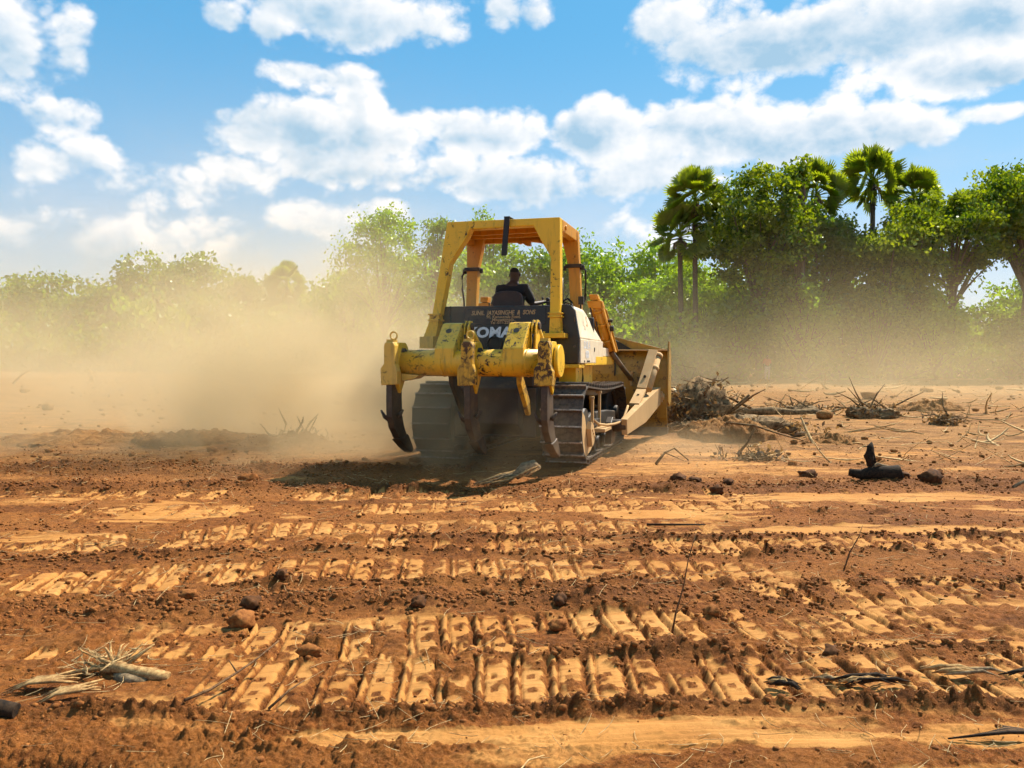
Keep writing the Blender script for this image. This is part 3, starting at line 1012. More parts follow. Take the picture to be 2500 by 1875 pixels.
def build_tracks():
    A, B = Vector((.18, .600)), Vector((3.25, .560))          # sprocket and idler centres (y, z)
    RA, RB = .500, .470
    L = (B - A).length
    th = math.atan2(B.y - A.y, B.x - A.x)
    off = math.asin((RA - RB) / L)
    tu, tl = th + math.pi / 2 - off, th - math.pi / 2 + off     # tangent directions on top and below
    def on(c, r, a):
        return Vector((c.x + r * math.cos(a), c.y + r * math.sin(a)))
    pts = []
    n = 60
    for i in range(n + 1):                                       # over the top from sprocket to idler, sagging a little
        q = i / n
        p = on(A, RA, tu).lerp(on(B, RB, tu), q)
        p.y -= .045 * math.sin(math.pi * q)
        pts.append(p)
    for i in range(1, n + 1):
        pts.append(on(B, RB, tu - (tu - tl) * i / n))
    for i in range(1, n + 1):
        pts.append(on(B, RB, tl).lerp(on(A, RA, tl), i / n))
    for i in range(1, n):
        pts.append(on(A, RA, tl - (2 * math.pi - (tu - tl)) * i / n))
    P = np.array([(p.x, p.y) for p in pts])
    seg = np.linalg.norm(np.roll(P, -1, 0) - P, axis=1)
    cum = np.concatenate([[0], np.cumsum(seg)])
    tot = cum[-1]
    N = 46
    b = MB()
    hw = .285
    b.box(-hw, hw, -.104, .098, -.012, .012)                     # plate; grouser at its rear edge
    b.box(-hw, hw, -.098, -.078, .012, .068)
    b.box(-hw + .02, hw - .02, .098, .118, -.020, .002)
    for x in (-.13, -.03, .07, .15):
        b.disc((x, .025, .018), .017, .016, 'z', 6)
    shoe0 = b.build('track_shoe', 'shoe', None)
    b = MB()
    for x in (-.09, .09):
        b.prism([(-.10, -.10), (-.10, -.02), (.10, -.02), (.12, -.06), (.10, -.10)], x - .02, x + .02, 'x')
    link0 = b.build('track_link', 'steel', None)
    first = True
    for side, cx in (('right', .935), ('left', -.935)):
        trk = empty('crawler_track', (cx, 0, 0))
        trk.parent = DZ
        for k in range(N):
            s = (k + .35) * tot / N
            j = np.searchsorted(cum, s) - 1
            j = min(max(j, 0), len(P) - 1)
            q = (s - cum[j]) / seg[j]
            p = P[j] * (1 - q) + P[(j + 1) % len(P)] * q
            d = P[(j + 3) % len(P)] - P[(j - 2) % len(P)]
            a = math.atan2(d[1], d[0])
            for o0 in (shoe0, link0):
                o = o0 if first else o0.copy()
                if not first:
                    C.objects.link(o)
                o.parent = trk
                o.location = (0, p[0], p[1])
                o.rotation_euler = (a, 0, 0)
            first = False
        sx = 1 if side == 'right' else -1
        # sprocket, idler, rollers, frame
        b = MB()
        for k in range(24):
            a = 2 * math.pi * k / 24
            a2 = a + .13
            b.prism([(A.x + .36 * math.cos(a - .13), A.y + .36 * math.sin(a - .13)), (A.x + .425 * math.cos(a), A.y + .425 * math.sin(a)), (A.x + .36 * math.cos(a2), A.y + .36 * math.sin(a2)),
                     (A.x, A.y)], cx - .05, cx + .05, 'x')
        b.disc((cx, A.x, A.y), .34, .14, 'x', 28)
        b.disc((cx + sx * .12, A.x, A.y), .20, .24, 'x', 24)
        b.build('drive_sprocket', 'dark', DZ)
        b = MB()
        b.disc((cx, B.x, B.y), .385, .12, 'x', 28)
        b.disc((cx, B.x, B.y), .12, .40, 'x', 20)
        b.build('idler_wheel', 'dark', DZ, .01)
        for k in range(6):
            b = MB()
            b.disc((cx, .72 + k * .37, .205), .10, .40, 'x', 16)
            b.build('track_roller', 'dark', DZ)
        b = MB()
        b.prism([(.45, .34), (.45, .62), (.9, .70), (2.2, .66), (3.0, .60), (3.0, .36)], cx - .20, cx + .20, 'x')
        tf = b.build('track_frame', 'dark', DZ, .02)
        if side == 'right':
            x = cx + .21
            b = MB()
            b.prism([(-.16, .78), (.02, .70), (.14, .52), (.52, .50), (.56, .22), (.30, .16), (.02, .12), (-.10, .30), (-.20, .55)], x + .00, x + .05, 'x')
            b.build('track_guard', 'tan', DZ, .008)
            b = MB()
            b.prism([(.08, .52), (.16, .62), (.30, .56), (.40, .44), (.34, .30), (.20, .26)], x + .052, x + .12, 'x')
            for k in range(3):
                b.disc((x + .125, .19 + .07 * k, .50 - .05 * k), .022, .02, 'x', 8)
            b.build('bearing_cap', 'tan', DZ, .008)
            for y, z1 in ((.58, .92), (1.15, .98)):
                b = MB()
                b.box(x + .02, x + .06, y, y + .045, .42, z1)
                b.disc((x + .03, y + .02, z1 + .01), .022, .08, 'x', 8)
                b.build('guide_post', 'tan', DZ, .006)
            b = MB()
            b.box(x - .02, x + .05, .60, 1.20, .50, .60)
            b.build('step_bar', 'dark', DZ, .006)
            b = MB()
            b.box(x - .01, x + .20, .75, 1.35, .42, .47)
            b.build('cross_bracket', 'tan', DZ, .006)
            b = MB()
            b.tube([(x + .06, .62, .60), (x + .10, .80, .535), (x + .16, 1.10, .50), (x + .22, 1.45, .49), (x + .27, 1.75, .50),
                    (x + .29, 2.0, .56), (x + .30, 2.2, .66), (x + .30, 2.35, .72)], .020, 8)
            b.build('hose', 'tan', DZ)


def build_blade():
    # curved mouldboard, built as a bent plate with thickness, its top edge dropping to the corners
    prof = [(.00, .22), (-.10, .40), (-.16, .65), (-.17, .95), (-.13, 1.22), (-.04, 1.46), (.10, 1.66)]
    y0 = 4.30
    xs = np.linspace(-1.88, 1.90, 22)
    b = MB()
    rows = []
    for th in (0.0, .05):
        rows.append([[b.bm.verts.new((x, y0 + p[0] + th, p[1])) for p in prof] for x in xs])
    for i in range(len(xs) - 1):
        for j in range(len(prof) - 1):
            r0, r1 = rows[0], rows[1]
            b.bm.faces.new((r0[i][j], r0[i][j + 1], r0[i + 1][j + 1], r0[i + 1][j]))
            b.bm.faces.new((r1[i][j], r1[i + 1][j], r1[i + 1][j + 1], r1[i][j + 1]))
        b.bm.faces.new((r0[i][0], r0[i + 1][0], r1[i + 1][0], r1[i][0]))
        b.bm.faces.new((r0[i][-1], r1[i][-1], r1[i + 1][-1], r0[i + 1][-1]))
    for i in (0, len(xs) - 1):
        for j in range(len(prof) - 1):
            b.bm.faces.new((rows[0][i][j], rows[1][i][j], rows[1][i][j + 1], rows[0][i][j + 1]))
    bl = b.build('blade', 'blade', DZ)
    b = MB()
    b.prism([(-1.88, 1.66), (-.85, 1.93), (.85, 1.93), (1.90, 1.66)], y0 + .09, y0 + .13, 'y')
    b.build('spill_guard', 'blade', bl, .006)
    b = MB()
    b.box(-1.2, 1.90, y0 - .10, y0 + .085, 1.645, 1.675)
    b.build('top_flange', 'tan', bl, .006)
    for x in (-.3, .92):
        b = MB()
        b.prism([(y0 - .15, 1.18), (y0 + .085, 1.643), (y0 - .10, 1.643)], x, x + .03, 'x')
        b.build('rib', 'dark', bl, .004)
    b = MB()
    b.prism([(.88, 1.68), (.88, 1.88), (1.22, 1.68)], y0 + .04, y0 + .086, 'y')
    b.build('gusset', 'dark', bl, .004)
    b = MB()
    b.box(-1.90, 1.91, y0 - .005, y0 + .06, .06, .225)
    b.build('cutting_edge', 'steel', bl, .006)
    for x in (-1.93, 1.902):
        b = MB()
        b.prism([(y0 - .17, .70), (y0 - .20, 1.0), (y0 - .14, 1.45), (y0 - .02, 1.82), (y0 + .10, 1.82), (y0 + .35, 1.5), (y0 + .38, .7), (y0 + .1, .62)], x, x + .032, 'x')
        b.build('end_plate', 'blade', bl, .006)
    # push arms with their braces
    for sx in (1, -1):
        b = MB()
        near = [(1.44, 1.66, .55), (1.53, 1.66, .55), (1.53, 1.72, .30), (1.44, 1.72, .30)]
        mid = [(1.53, 3.00, .78), (1.66, 3.00, .78), (1.66, 3.05, .40), (1.53, 3.05, .40)]
        top = [(1.66, 4.02, .98), (1.80, 4.02, .98), (1.80, 4.06, .66), (1.66, 4.06, .66)]
        V = [(sx * p[0], p[1], p[2]) for p in near + mid + top]
        fs = [(0, 1, 2, 3), (11, 10, 9, 8)]
        for o in (0, 4):
            fs += [(o + i, o + 4 + i, o + 4 + (i + 1) % 4, o + (i + 1) % 4) for i in range(4)]
        b._add(V, fs)
        arm = b.build('push_arm', 'tan', DZ, .012)
        b = MB()
        b.disc((sx * 1.80, 4.10, .80), .06, .12, 'x', 12)
        b.box(sx * 1.78 - .05, sx * 1.78 + .05, 4.05, 4.20, .70, .90)
        b.build('pivot_lug', 'tan', arm, .01)
        b = MB()
        b.disc((sx * 1.36, 1.78, .44), .10, .30, 'x', 18)
        b.prism([(1.6, .16), (1.6, .5), (1.75, .58), (1.98, .55), (1.98, .16)], sx * 1.25 - .05, sx * 1.25 + .05, 'x')
        b.build('trunnion', 'rust', arm, .01)
        # brace from arm up to the top of the blade
        b = MB()
        lo, mi, hi = Vector((sx * 1.50, 2.70, .72)), Vector((sx * 1.54, 3.35, .95)), Vector((sx * 1.66, 4.08, 1.63))
        def bar(p, q, w, d):
            ax = (q - p).normalized()
            u = Vector((1, 0, 0))
            n_ = ax.cross(u).normalized()
            u = n_.cross(ax).normalized()
            vs = [r + u * a * w + n_ * c * d for r in (p, q) for a, c in ((-.5, -.5), (.5, -.5), (.5, .5), (-.5, .5))]
            b._add(vs, [(0, 1, 2, 3), (7, 6, 5, 4)] + [(i, 4 + i, 4 + (i + 1) % 4, (i + 1) % 4) for i in range(4)])
        bar(lo, mi, .17, .06)
        bar(mi, hi, .17, .10)
        br = b.build('blade_brace', 'tan', DZ, .008)
        b = MB()
        b.tube([mi + Vector((sx * .12, .02, .0)), hi + Vector((sx * .10, 0, -.05))], .060, 14)
        b.tube([mi.lerp(hi, .55) + Vector((sx * .11, .01, -.03)), mi.lerp(hi, .62) + Vector((sx * .11, .01, -.03))], .074, 14)
        b.tube([mi.lerp(hi, .88) + Vector((sx * .11, .01, -.03)), mi.lerp(hi, .95) + Vector((sx * .11, .01, -.03))], .074, 14)
        b.build('tilt_ram', 'tan', br)
        b = MB()
        b.disc(mi.lerp(hi, .30) + Vector((0, -.055, .03)), .026, .03, 'y', 10)
        b.build('bolt_hole', 'dark', br)
        b = MB()
        b.disc(lo.lerp(mi, .55) + Vector((0, -.02, .035)), .02, .02, 'z', 10)
        b.build('bolt_hole', 'dark', br)


def build_lift_cylinder(sx):
    # leaning lift ram in its yoke, with guard plates and hose pipes
    lo, hi = Vector((sx * 1.12, 2.55, 1.62)), Vector((sx * .93, 2.12, 2.51))
    ax = (hi - lo).normalized()
    L = (hi - lo).length
    b = MB()
    b.tube([lo + ax * .02, lo + ax * (L - .1)], .070, 16)
    for q in (.18, .48, .72):
        b.tube([lo + ax * L * q, lo + ax * (L * q + .045)], .086, 16)
    cyl = b.build('lift_cylinder', 'orange', DZ)
    def plate(x0, x1, y0, y1, q0, q1, z0=0.0):
        mb = MB()
        for (xa, xb, ya, yb, qa, qb) in ((x0, x1, y0, y1, q0, q1),):
            vs = [lo + ax * L * q + Vector((x, y, 0)) for q in (qa, qb) for x, y in ((xa, ya), (xb, ya), (xb, yb), (xa, yb))]
            mb._add(vs, [(0, 1, 2, 3), (7, 6, 5, 4)] + [(i, 4 + i, 4 + (i + 1) % 4, (i + 1) % 4) for i in range(4)])
        return mb
    plate(.075 if sx > 0 else -.10, .10 if sx > 0 else -.075, -.10, .06, -.02, .88).build('guard_plate', 'orange', cyl, .006)
    plate(-.15, .12, .08, .11, .0, .78).build('back_plate', 'orange', cyl, .006)
    mb = plate(-.14, .11, -.10, .075, .78, .92)
    mb.build('yoke', 'orange', cyl, .02)
    plate(-.075, .065, -.09, .08, .93, 1.03).build('head_cap', 'orange', cyl, .015)
    for dx, q0, q1 in ((-.11, .08, .8), (-.08, -.05, .55)):
        b = MB()
        p0, p1 = lo + ax * L * q0 + Vector((dx, -.09, 0)), lo + ax * L * q1 + Vector((dx, -.09, 0))
        b.tube([p0, p0.lerp(p1, .3) + Vector((-.02, 0, 0)), p0.lerp(p1, .7) + Vector((-.015, -.01, 0)), p1], .014, 8)
        b.build('hose_pipe', 'rust', cyl)
    b = MB()
    b.disc(lo + ax * L * .42 + Vector((.13 * sx, 0, 0)), .05, .07, 'x', 10)
    b.disc(lo + ax * L * .56 + Vector((.13 * sx, .02, 0)), .03, .09, 'x', 8)
    b.build('valve', 'dark', cyl, .01)
    b = MB()
    b.tube([lo, Vector((sx * 1.26, 4.12, 1.10))], .045, 12)
    b.build('cylinder_rod', 'steel', DZ)
    b = MB()
    b.box(sx * 1.26 - .02, sx * 1.26 + .02, 4.0, 4.14, 1.0, 1.26)
    b.build('rod_bracket', 'tan', DZ, .006)


def build_cab_things():
    b = MB()
    n = 20
    pts = [(-.30, 2.05)]
    for k in range(n + 1):
        a = math.pi * (1 - k / n)
        pts.append((-.06 + .235 * math.copysign(abs(math.cos(a)) ** .6, math.cos(a)), 2.28 + .205 * math.sin(a) ** .55))
    pts.append((.18, 2.05))
    b.prism(pts, .46, .56, 'y')
    se = b.build('seat_back', 'cushion', DZ, .03)
    b = MB()
    b.box(-.32, .20, .56, 1.02, 1.86, 1.98)
    b.build('seat_cushion', 'cushion', DZ, .04)
    b = MB()
    b.box(-.26, .14, .60, .98, 1.75, 1.86)
    b.build('seat_base', 'dark', DZ, .01)
    for pts, kn in (([(-.50, 1.0, 1.75), (-.50, 1.02, 2.25), (-.455, 1.05, 2.44)], .022), ([(-.55, 1.05, 1.75), (-.54, 1.05, 2.2), (-.52, 1.05, 2.345)], .016),
                    ([(-.44, 1.1, 1.75), (-.41, 1.1, 2.3), (-.40, 1.1, 2.44)], .016), ([(.30, 1.0, 1.75), (.34, 1.02, 2.25), (.335, 1.04, 2.41)], .018),
                    ([(.44, 1.02, 1.75), (.44, 1.04, 2.2), (.41, 1.06, 2.39)], .03)):
        b = MB()
        b.tube(pts, .010, 8)
        p = Vector(pts[-1])
        b.tube([p - Vector((0, 0, kn)), p - Vector((0, 0, kn * .5)), p + Vector((0, 0, kn * .5)), p + Vector((0, 0, kn))], [kn * .5, kn, kn, kn * .5], 10)
        b.build('control_lever', 'rubber', DZ)
    b = MB()
    b.box(.36, .62, .92, 1.2, 1.75, 2.30)
    b.box(.40, .50, .98, 1.08, 2.30, 2.36)
    b.build('side_console', 'dark', DZ, .02)
    b = MB()
    b.tube([(-.90, 1.14, 2.835), (-.97, 1.16, 2.845), (-1.015, 1.18, 2.80), (-1.012, 1.18, 2.60), (-.985, 1.18, 2.42), (-.975, 1.18, 2.1)], .016, 8)
    b.build('breather_hose', 'rubber', DZ)
    b = MB()
    b.tube([(.89, 1.15, 2.845), (.935, 1.17, 2.862), (.965, 1.19, 2.83), (.968, 1.19, 2.62), (.945, 1.2, 2.35)], .015, 8)
    b.build('breather_hose', 'rubber', DZ)
    b = MB()
    b.tube([(.62, .9, 2.25), (.76, .95, 2.47)], .005, 6)
    b.build('antenna', 'rubber', DZ)
    b = MB()
    b.box(.90, .98, .95, 1.03, 2.30, 2.42)
    b.box(.925, .955, .94, .96, 2.315, 2.405)
    b.tube([(.93, 1.0, 2.15), (.93, 1.0, 2.30)], .012, 8)
    b.build('work_lamp', 'dark', DZ, .015)
    b = MB()
    b.disc((1.0, 1.45, 2.0), .05, .25, 'z', 14)
    b.build('filter_bowl', 'dark', DZ, .01)
    b = MB()
    b.tube([(.60, 1.0, 2.25), (.66, 1.02, 2.36), (.72, 1.05, 2.40), (.78, 1.05, 2.34), (.80, 1.0, 2.25)], .016, 8)
    b.tube([(.66, .9, 2.25), (.70, .95, 2.33), (.77, .95, 2.31)], .014, 8)
    b.build('hose_bundle', 'rubber', DZ)


build_canopy()
build_tank()
build_lettering()
build_ripper()
build_tracks()
build_blade()
build_lift_cylinder(1)
build_lift_cylinder(-1)
build_cab_things()

# ------------------------------------------------------------------ people
def skin_mesh(name, nodes, edges, mat, parent=None, sub=2, root='pelvis'):
    """One continuous body grown over a skeleton; nodes: name -> (position, radius x, radius y)."""
    keys = list(nodes)
    me = bpy.data.meshes.new(name)
    me.from_pydata([nodes[k][0] for k in keys], [(keys.index(a), keys.index(b)) for a, b in edges], [])
    o = bpy.data.objects.new(name, me)
    C.objects.link(o)
    mod = o.modifiers.new('skin', 'SKIN')
    mod.use_smooth_shade = True
    sv = me.skin_vertices[0].data
    for i, k in enumerate(keys):
        sv[i].radius = nodes[k][1:3]
        sv[i].use_root = (k == root)
    sb = o.modifiers.new('sub', 'SUBSURF')
    sb.levels = sub
    sb.render_levels = sub
    bpy.context.view_layer.update()
    dg = bpy.context.evaluated_depsgraph_get()
    me2 = bpy.data.meshes.new_from_object(o.evaluated_get(dg))
    bpy.data.objects.remove(o)
    me2.materials.clear()
    me2.materials.append(M[mat])
    me2.polygons.foreach_set('use_smooth', [True] * len(me2.polygons))
    n = bpy.data.objects.new(name, me2)
    C.objects.link(n)
    if parent is not None:
        n.parent = parent
    return n


def add_hand(nodes, edges, wrist, palm_dir, side_dir, down, tagname, curl=.6):
    w = Vector(nodes[wrist][0])
    d, s, u = Vector(palm_dir).normalized(), Vector(side_dir).normalized(), Vector(down).normalized()
    pk = tagname + 'palm'
    nodes[pk] = (tuple(w + d * .055), .036, .022)
    edges.append((wrist, pk))
    for k, (off, ln) in enumerate(((-.032, .070), (-.011, .080), (.011, .075), (.031, .058))):
        base = w + d * .095 + s * off
        a = tagname + 'f%da' % k
        m = tagname + 'f%db' % k
        e = tagname + 'f%dc' % k
        nodes[a] = (tuple(base), .010, .010)
        nodes[m] = (tuple(base + d * ln * .5 + u * ln * curl * .3), .009, .009)
        nodes[e] = (tuple(base + d * ln * .65 + u * ln * curl), .008, .008)
        edges += [(pk, a), (a, m), (m, e)]
    a, e = tagname + 'ta', tagname + 'tb'
    nodes[a] = (tuple(w + d * .05 - s * .045 + u * .01), .011, .011)
    nodes[e] = (tuple(w + d * .095 - s * .050 + u * .03), .009, .009)
    edges += [(pk, a), (a, e)]


def head_bits(root, hc, face, skin, hair):
    """Ears, nose and eyes on a head centred at hc that looks along face (kept as small parts of the figure)."""
    f = Vector(face).normalized()
    r = f.cross(Vector((0, 0, 1))).normalized()
    hc = Vector(hc)
    for s in (-1, 1):
        b = MB()
        b.ring(hc + r * s * .080 - Vector((0, 0, .01)), .018, .009, 'x' if abs(r.x) > .7 else 'y', 10, 6)
        b.build('ear', skin, root)
    b = MB()
    b.tube([hc + f * .085 + Vector((0, 0, .012)), hc + f * .112 - Vector((0, 0, .022)), hc + f * .088 - Vector((0, 0, .03))], [.008, .015, .008], 8)
    b.build('nose', skin, root)
    for s in (-1, 1):
        b = MB()
        c = hc + f * .084 + r * s * .030 + Vector((0, 0, .006))
        b.tube([c, c + f * .006], [.011, .007], 8)
        b.build('eye', 'white_letter', root)
    b = MB()
    c = hc + f * .086 - Vector((0, 0, .052))
    b.tube([c - r * .022, c + f * .004, c + r * .022], [.004, .006, .004], 6)
    b.build('mouth', 'cushion', root)


def build_driver():
    root = empty('person', dz_world(0, 0, 0), -YAW, 'driver in dark shirt seen from behind at the levers of the yellow bulldozer', 'person')
    x = -.055
    N = {
        'pelvis': ((x, .80, 2.05), .155, .115), 'belly': ((x, .76, 2.22), .175, .115), 'chest': ((x - .005, .74, 2.43), .195, .115), 'collar': ((x, .76, 2.555), .095, .075),
        'neck': ((x + .005, .775, 2.635), .053, .053), 'jaw': ((x + .018, .80, 2.70), .070, .078), 'skull': ((x + .02, .79, 2.775), .086, .100), 'crown': ((x + .02, .785, 2.835), .055, .065),
        'shl': ((x - .185, .755, 2.53), .078, .072), 'ell': ((x - .275, .90, 2.30), .046, .046), 'wrl': ((x - .38, 1.05, 2.37), .028, .026),
        'shr': ((x + .185, .755, 2.53), .078, .072), 'elr': ((x + .275, .84, 2.305), .046, .046), 'wrr': ((x + .385, 1.00, 2.345), .030, .028),
        'hipl': ((x - .10, .88, 2.04), .090, .085), 'knl': ((x - .14, 1.28, 2.08), .064, .064), 'anl': ((x - .14, 1.38, 1.83), .042, .042), 'tol': ((x - .14, 1.50, 1.80), .036, .030),
        'hipr': ((x + .10, .88, 2.04), .090, .085), 'knr': ((x + .14, 1.28, 2.08), .064, .064), 'anr': ((x + .14, 1.38, 1.83), .042, .042), 'tor': ((x + .14, 1.50, 1.80), .036, .030)}
    E = [('pelvis', 'belly'), ('belly', 'chest'), ('chest', 'collar'), ('collar', 'neck'), ('neck', 'jaw'), ('jaw', 'skull'), ('skull', 'crown'),
         ('collar', 'shl'), ('shl', 'ell'), ('ell', 'wrl'), ('collar', 'shr'), ('shr', 'elr'), ('elr', 'wrr'),
         ('pelvis', 'hipl'), ('hipl', 'knl'), ('knl', 'anl'), ('anl', 'tol'), ('pelvis', 'hipr'), ('hipr', 'knr'), ('knr', 'anr'), ('anr', 'tor')]
    S = {k: (v[0], v[1] * 1.16 + .010, v[2] * 1.22 + .012) for k, v in N.items() if k in ('pelvis', 'belly', 'chest', 'collar', 'shl', 'ell', 'shr', 'elr')}
    for a, w in (('ell', 'wrl'), ('elr', 'wrr')):
        S[a] = (tuple(Vector(N[a][0]).lerp(Vector(N[w][0]), .12)), S[a][1], S[a][2])
    add_hand(N, E, 'wrl', (-.35, .9, .1), (.9, .3, 0), (0, 0, -1), 'l')
    add_hand(N, E, 'wrr', (.2, .95, .25), (-.95, .2, 0), (0, 0, -1), 'r')
    skin_mesh('body', N, E, 'skin', root)
    skin_mesh('shirt', S, [('pelvis', 'belly'), ('belly', 'chest'), ('chest', 'collar'), ('collar', 'shl'), ('shl', 'ell'), ('collar', 'shr'), ('shr', 'elr')], 'cloth_dark', root)
    T = {k: (v[0], v[1] * 1.10 + .005, v[2] * 1.10 + .005) for k, v in N.items() if k in ('pelvis', 'hipl', 'knl', 'anl', 'hipr', 'knr', 'anr')}
    skin_mesh('trousers', T, [('pelvis', 'hipl'), ('hipl', 'knl'), ('knl', 'anl'), ('pelvis', 'hipr'), ('hipr', 'knr'), ('knr', 'anr')], 'cloth_dark', root)
    skin_mesh('hair', {'pelvis': ((x + .02, .775, 2.765), .084, .098), 'b': ((x + .02, .775, 2.825), .070, .082), 'c': ((x + .02, .78, 2.852), .045, .055)}, [('pelvis', 'b'), ('b', 'c')], 'hair', root)
    head_bits(root, (x + .02, .80, 2.755), (0, 1, 0), 'skin', 'hair')


def build_bystander():
    px, py = 14.35, 44.8
    z0 = gz(px, py)
    root = empty('person', (px, py, z0), R(180), 'distant person in a red top and pale trousers standing under the palms', 'person')
    root.scale = (.9, .9, .9)
    N = {
        'pelvis': ((0, 0, .92), .135, .10), 'belly': ((0, 0, 1.08), .13, .095), 'chest': ((0, -.01, 1.26), .15, .10), 'collar': ((0, 0, 1.38), .085, .07),
        'neck': ((0, .005, 1.45), .05, .05), 'jaw': ((0, .02, 1.51), .068, .075), 'skull': ((0, .01, 1.58), .078, .094), 'crown': ((0, 0, 1.64), .055, .065),
        'shl': ((-.175, 0, 1.36), .062, .06), 'ell': ((-.23, -.02, 1.09), .043, .043), 'wrl': ((-.22, .08, .86), .027, .025),
        'shr': ((.175, 0, 1.36), .062, .06), 'elr': ((.23, -.02, 1.09), .043, .043), 'wrr': ((.22, .08, .86), .027, .025),
        'hipl': ((-.09, 0, .86), .085, .085), 'knl': ((-.10, .02, .48), .058, .06), 'anl': ((-.10, 0, .09), .038, .04), 'tol': ((-.10, .14, .035), .036, .03),
        'hipr': ((.09, 0, .86), .085, .085), 'knr': ((.10, .02, .48), .058, .06), 'anr': ((.10, 0, .09), .038, .04), 'tor': ((.10, .14, .035), .036, .03)}
    E = [('pelvis', 'belly'), ('belly', 'chest'), ('chest', 'collar'), ('collar', 'neck'), ('neck', 'jaw'), ('jaw', 'skull'), ('skull', 'crown'),
         ('collar', 'shl'), ('shl', 'ell'), ('ell', 'wrl'), ('collar', 'shr'), ('shr', 'elr'), ('elr', 'wrr'),
         ('pelvis', 'hipl'), ('hipl', 'knl'), ('knl', 'anl'), ('anl', 'tol'), ('pelvis', 'hipr'), ('hipr', 'knr'), ('knr', 'anr'), ('anr', 'tor')]
    S = {k: (v[0], v[1] * 1.10 + .008, v[2] * 1.10 + .008) for k, v in N.items() if k in ('pelvis', 'belly', 'chest', 'collar', 'shl', 'ell', 'shr', 'elr')}
    T = {k: (v[0], v[1] * 1.08 + .006, v[2] * 1.08 + .006) for k, v in N.items() if k in ('pelvis', 'hipl', 'knl', 'anl', 'hipr', 'knr', 'anr')}
    add_hand(N, E, 'wrl', (0, .1, -1), (0, 1, 0), (1, 0, 0), 'l', .3)
    add_hand(N, E, 'wrr', (0, .1, -1), (0, 1, 0), (-1, 0, 0), 'r', .3)
    skin_mesh('body', N, E, 'skin', root)
    skin_mesh('shirt', S, [('pelvis', 'belly'), ('belly', 'chest'), ('chest', 'collar'), ('collar', 'shl'), ('shl', 'ell'), ('collar', 'shr'), ('shr', 'elr')], 'cloth_red', root)
    skin_mesh('trousers', T, [('pelvis', 'hipl'), ('hipl', 'knl'), ('knl', 'anl'), ('pelvis', 'hipr'), ('hipr', 'knr'), ('knr', 'anr')], 'cloth_pale', root)
    skin_mesh('hair', {'pelvis': ((0, -.01, 1.59), .082, .094), 'b': ((0, -.01, 1.64), .066, .078)}, [('pelvis', 'b')], 'hair', root)
    head_bits(root, (0, .015, 1.56), (0, 1, 0), 'skin', 'hair')


build_driver()
build_bystander()

# ------------------------------------------------------------------ trees, palms, bushes
def leaf_mat(name, a, b, trans, gloss=.10):
    m, t = mat_new(name)
    tint = t.attr('tint')
    c = t.mix(tint, a, b)
    df = t.new('ShaderNodeBsdfDiffuse')
    t.put(df.inputs[0], c)
    tr = t.new('ShaderNodeBsdfTranslucent')
    t.put(tr.inputs[0], t.mix(1.0, c, trans, 'MULTIPLY'))
    mx = t.new('ShaderNodeMixShader')
    mx.inputs[0].default_value = .5
    t.t.links.new(df.outputs[0], mx.inputs[1])
    t.t.links.new(tr.outputs[0], mx.inputs[2])
    gl = t.new('ShaderNodeBsdfGlossy')
    gl.inputs['Roughness'].default_value = .38
    t.put(gl.inputs[0], (.9, .95, .8))
    mg = t.new('ShaderNodeMixShader')
    mg.inputs[0].default_value = gloss * .5
    t.t.links.new(mx.outputs[0], mg.inputs[1])
    t.t.links.new(gl.outputs[0], mg.inputs[2])
    out_surface(t, mg.outputs[0])
    M[name] = m


leaf_mat('leaf_deep', (.042, .095, .006), (.220, .295, .014), (1.9, 1.6, .35), .06)
leaf_mat('leaf_mid', (.060, .120, .008), (.180, .265, .014), (1.8, 1.7, .35))
leaf_mat('leaf_light', (.115, .205, .010), (.250, .355, .018), (1.75, 1.7, .35))
leaf_mat('leaf_dry', (.09, .050, .020), (.26, .165, .070), (1.2, 1.0, .7))
leaf_mat('leaf_palm', (.080, .140, .012), (.240, .300, .020), (1.9, 1.7, .4), .10)
M['bark'] = plain('grey_brown_bark', (.16, .115, .075), .9, .4, 6, .6)
M['bark_palm'] = plain('palm_bark', (.11, .085, .060), .9, .4, 10, .6)
M['dead_frond'] = plain('dry_palm_frond', (.20, .13, .06), .9, .4, 6, .3)


def leaves(rng, centres, rad, n_per, size, droop=.35):
    """Leaf blades (kinked quads) scattered in clumps; returns verts, faces, tint."""
    k = len(centres)
    n = k * n_per
    c = np.repeat(np.asarray(centres, np.float32), n_per, 0)
    r = np.repeat(np.asarray(rad, np.float32), n_per)
    p = rng.normal(0, .48, (n, 3)).astype(np.float32)
    p[:, 2] *= .62
    p[:, 2] -= .10 * (p[:, 0] ** 2 + p[:, 1] ** 2)
    c = c + p * r[:, None]
    d = rng.normal(0, 1, (n, 3))
    d[:, 2] -= droop * 1.4
    d /= np.linalg.norm(d, axis=1)[:, None]
    q = rng.normal(0, 1, (n, 3))
    q[:, 2] *= .4
    w = np.cross(d, q)
    w /= np.linalg.norm(w, axis=1)[:, None] + 1e-6
    s = (size * rng.uniform(.6, 1.35, n))[:, None]
    nn = np.cross(w, d)
    V = np.stack([c, c + d * s * .5 + w * s * .28 + nn * s * .08, c + d * s, c + d * s * .5 - w * s * .28 + nn * s * .08], 1).reshape(-1, 3)
    F = np.arange(n * 4, dtype=np.int32).reshape(n, 4)
    tint = np.clip(np.repeat(rng.uniform(.1, .9, k), n_per) + rng.normal(0, .22, n), 0, 1)
    return V, F, np.repeat(tint, 4)


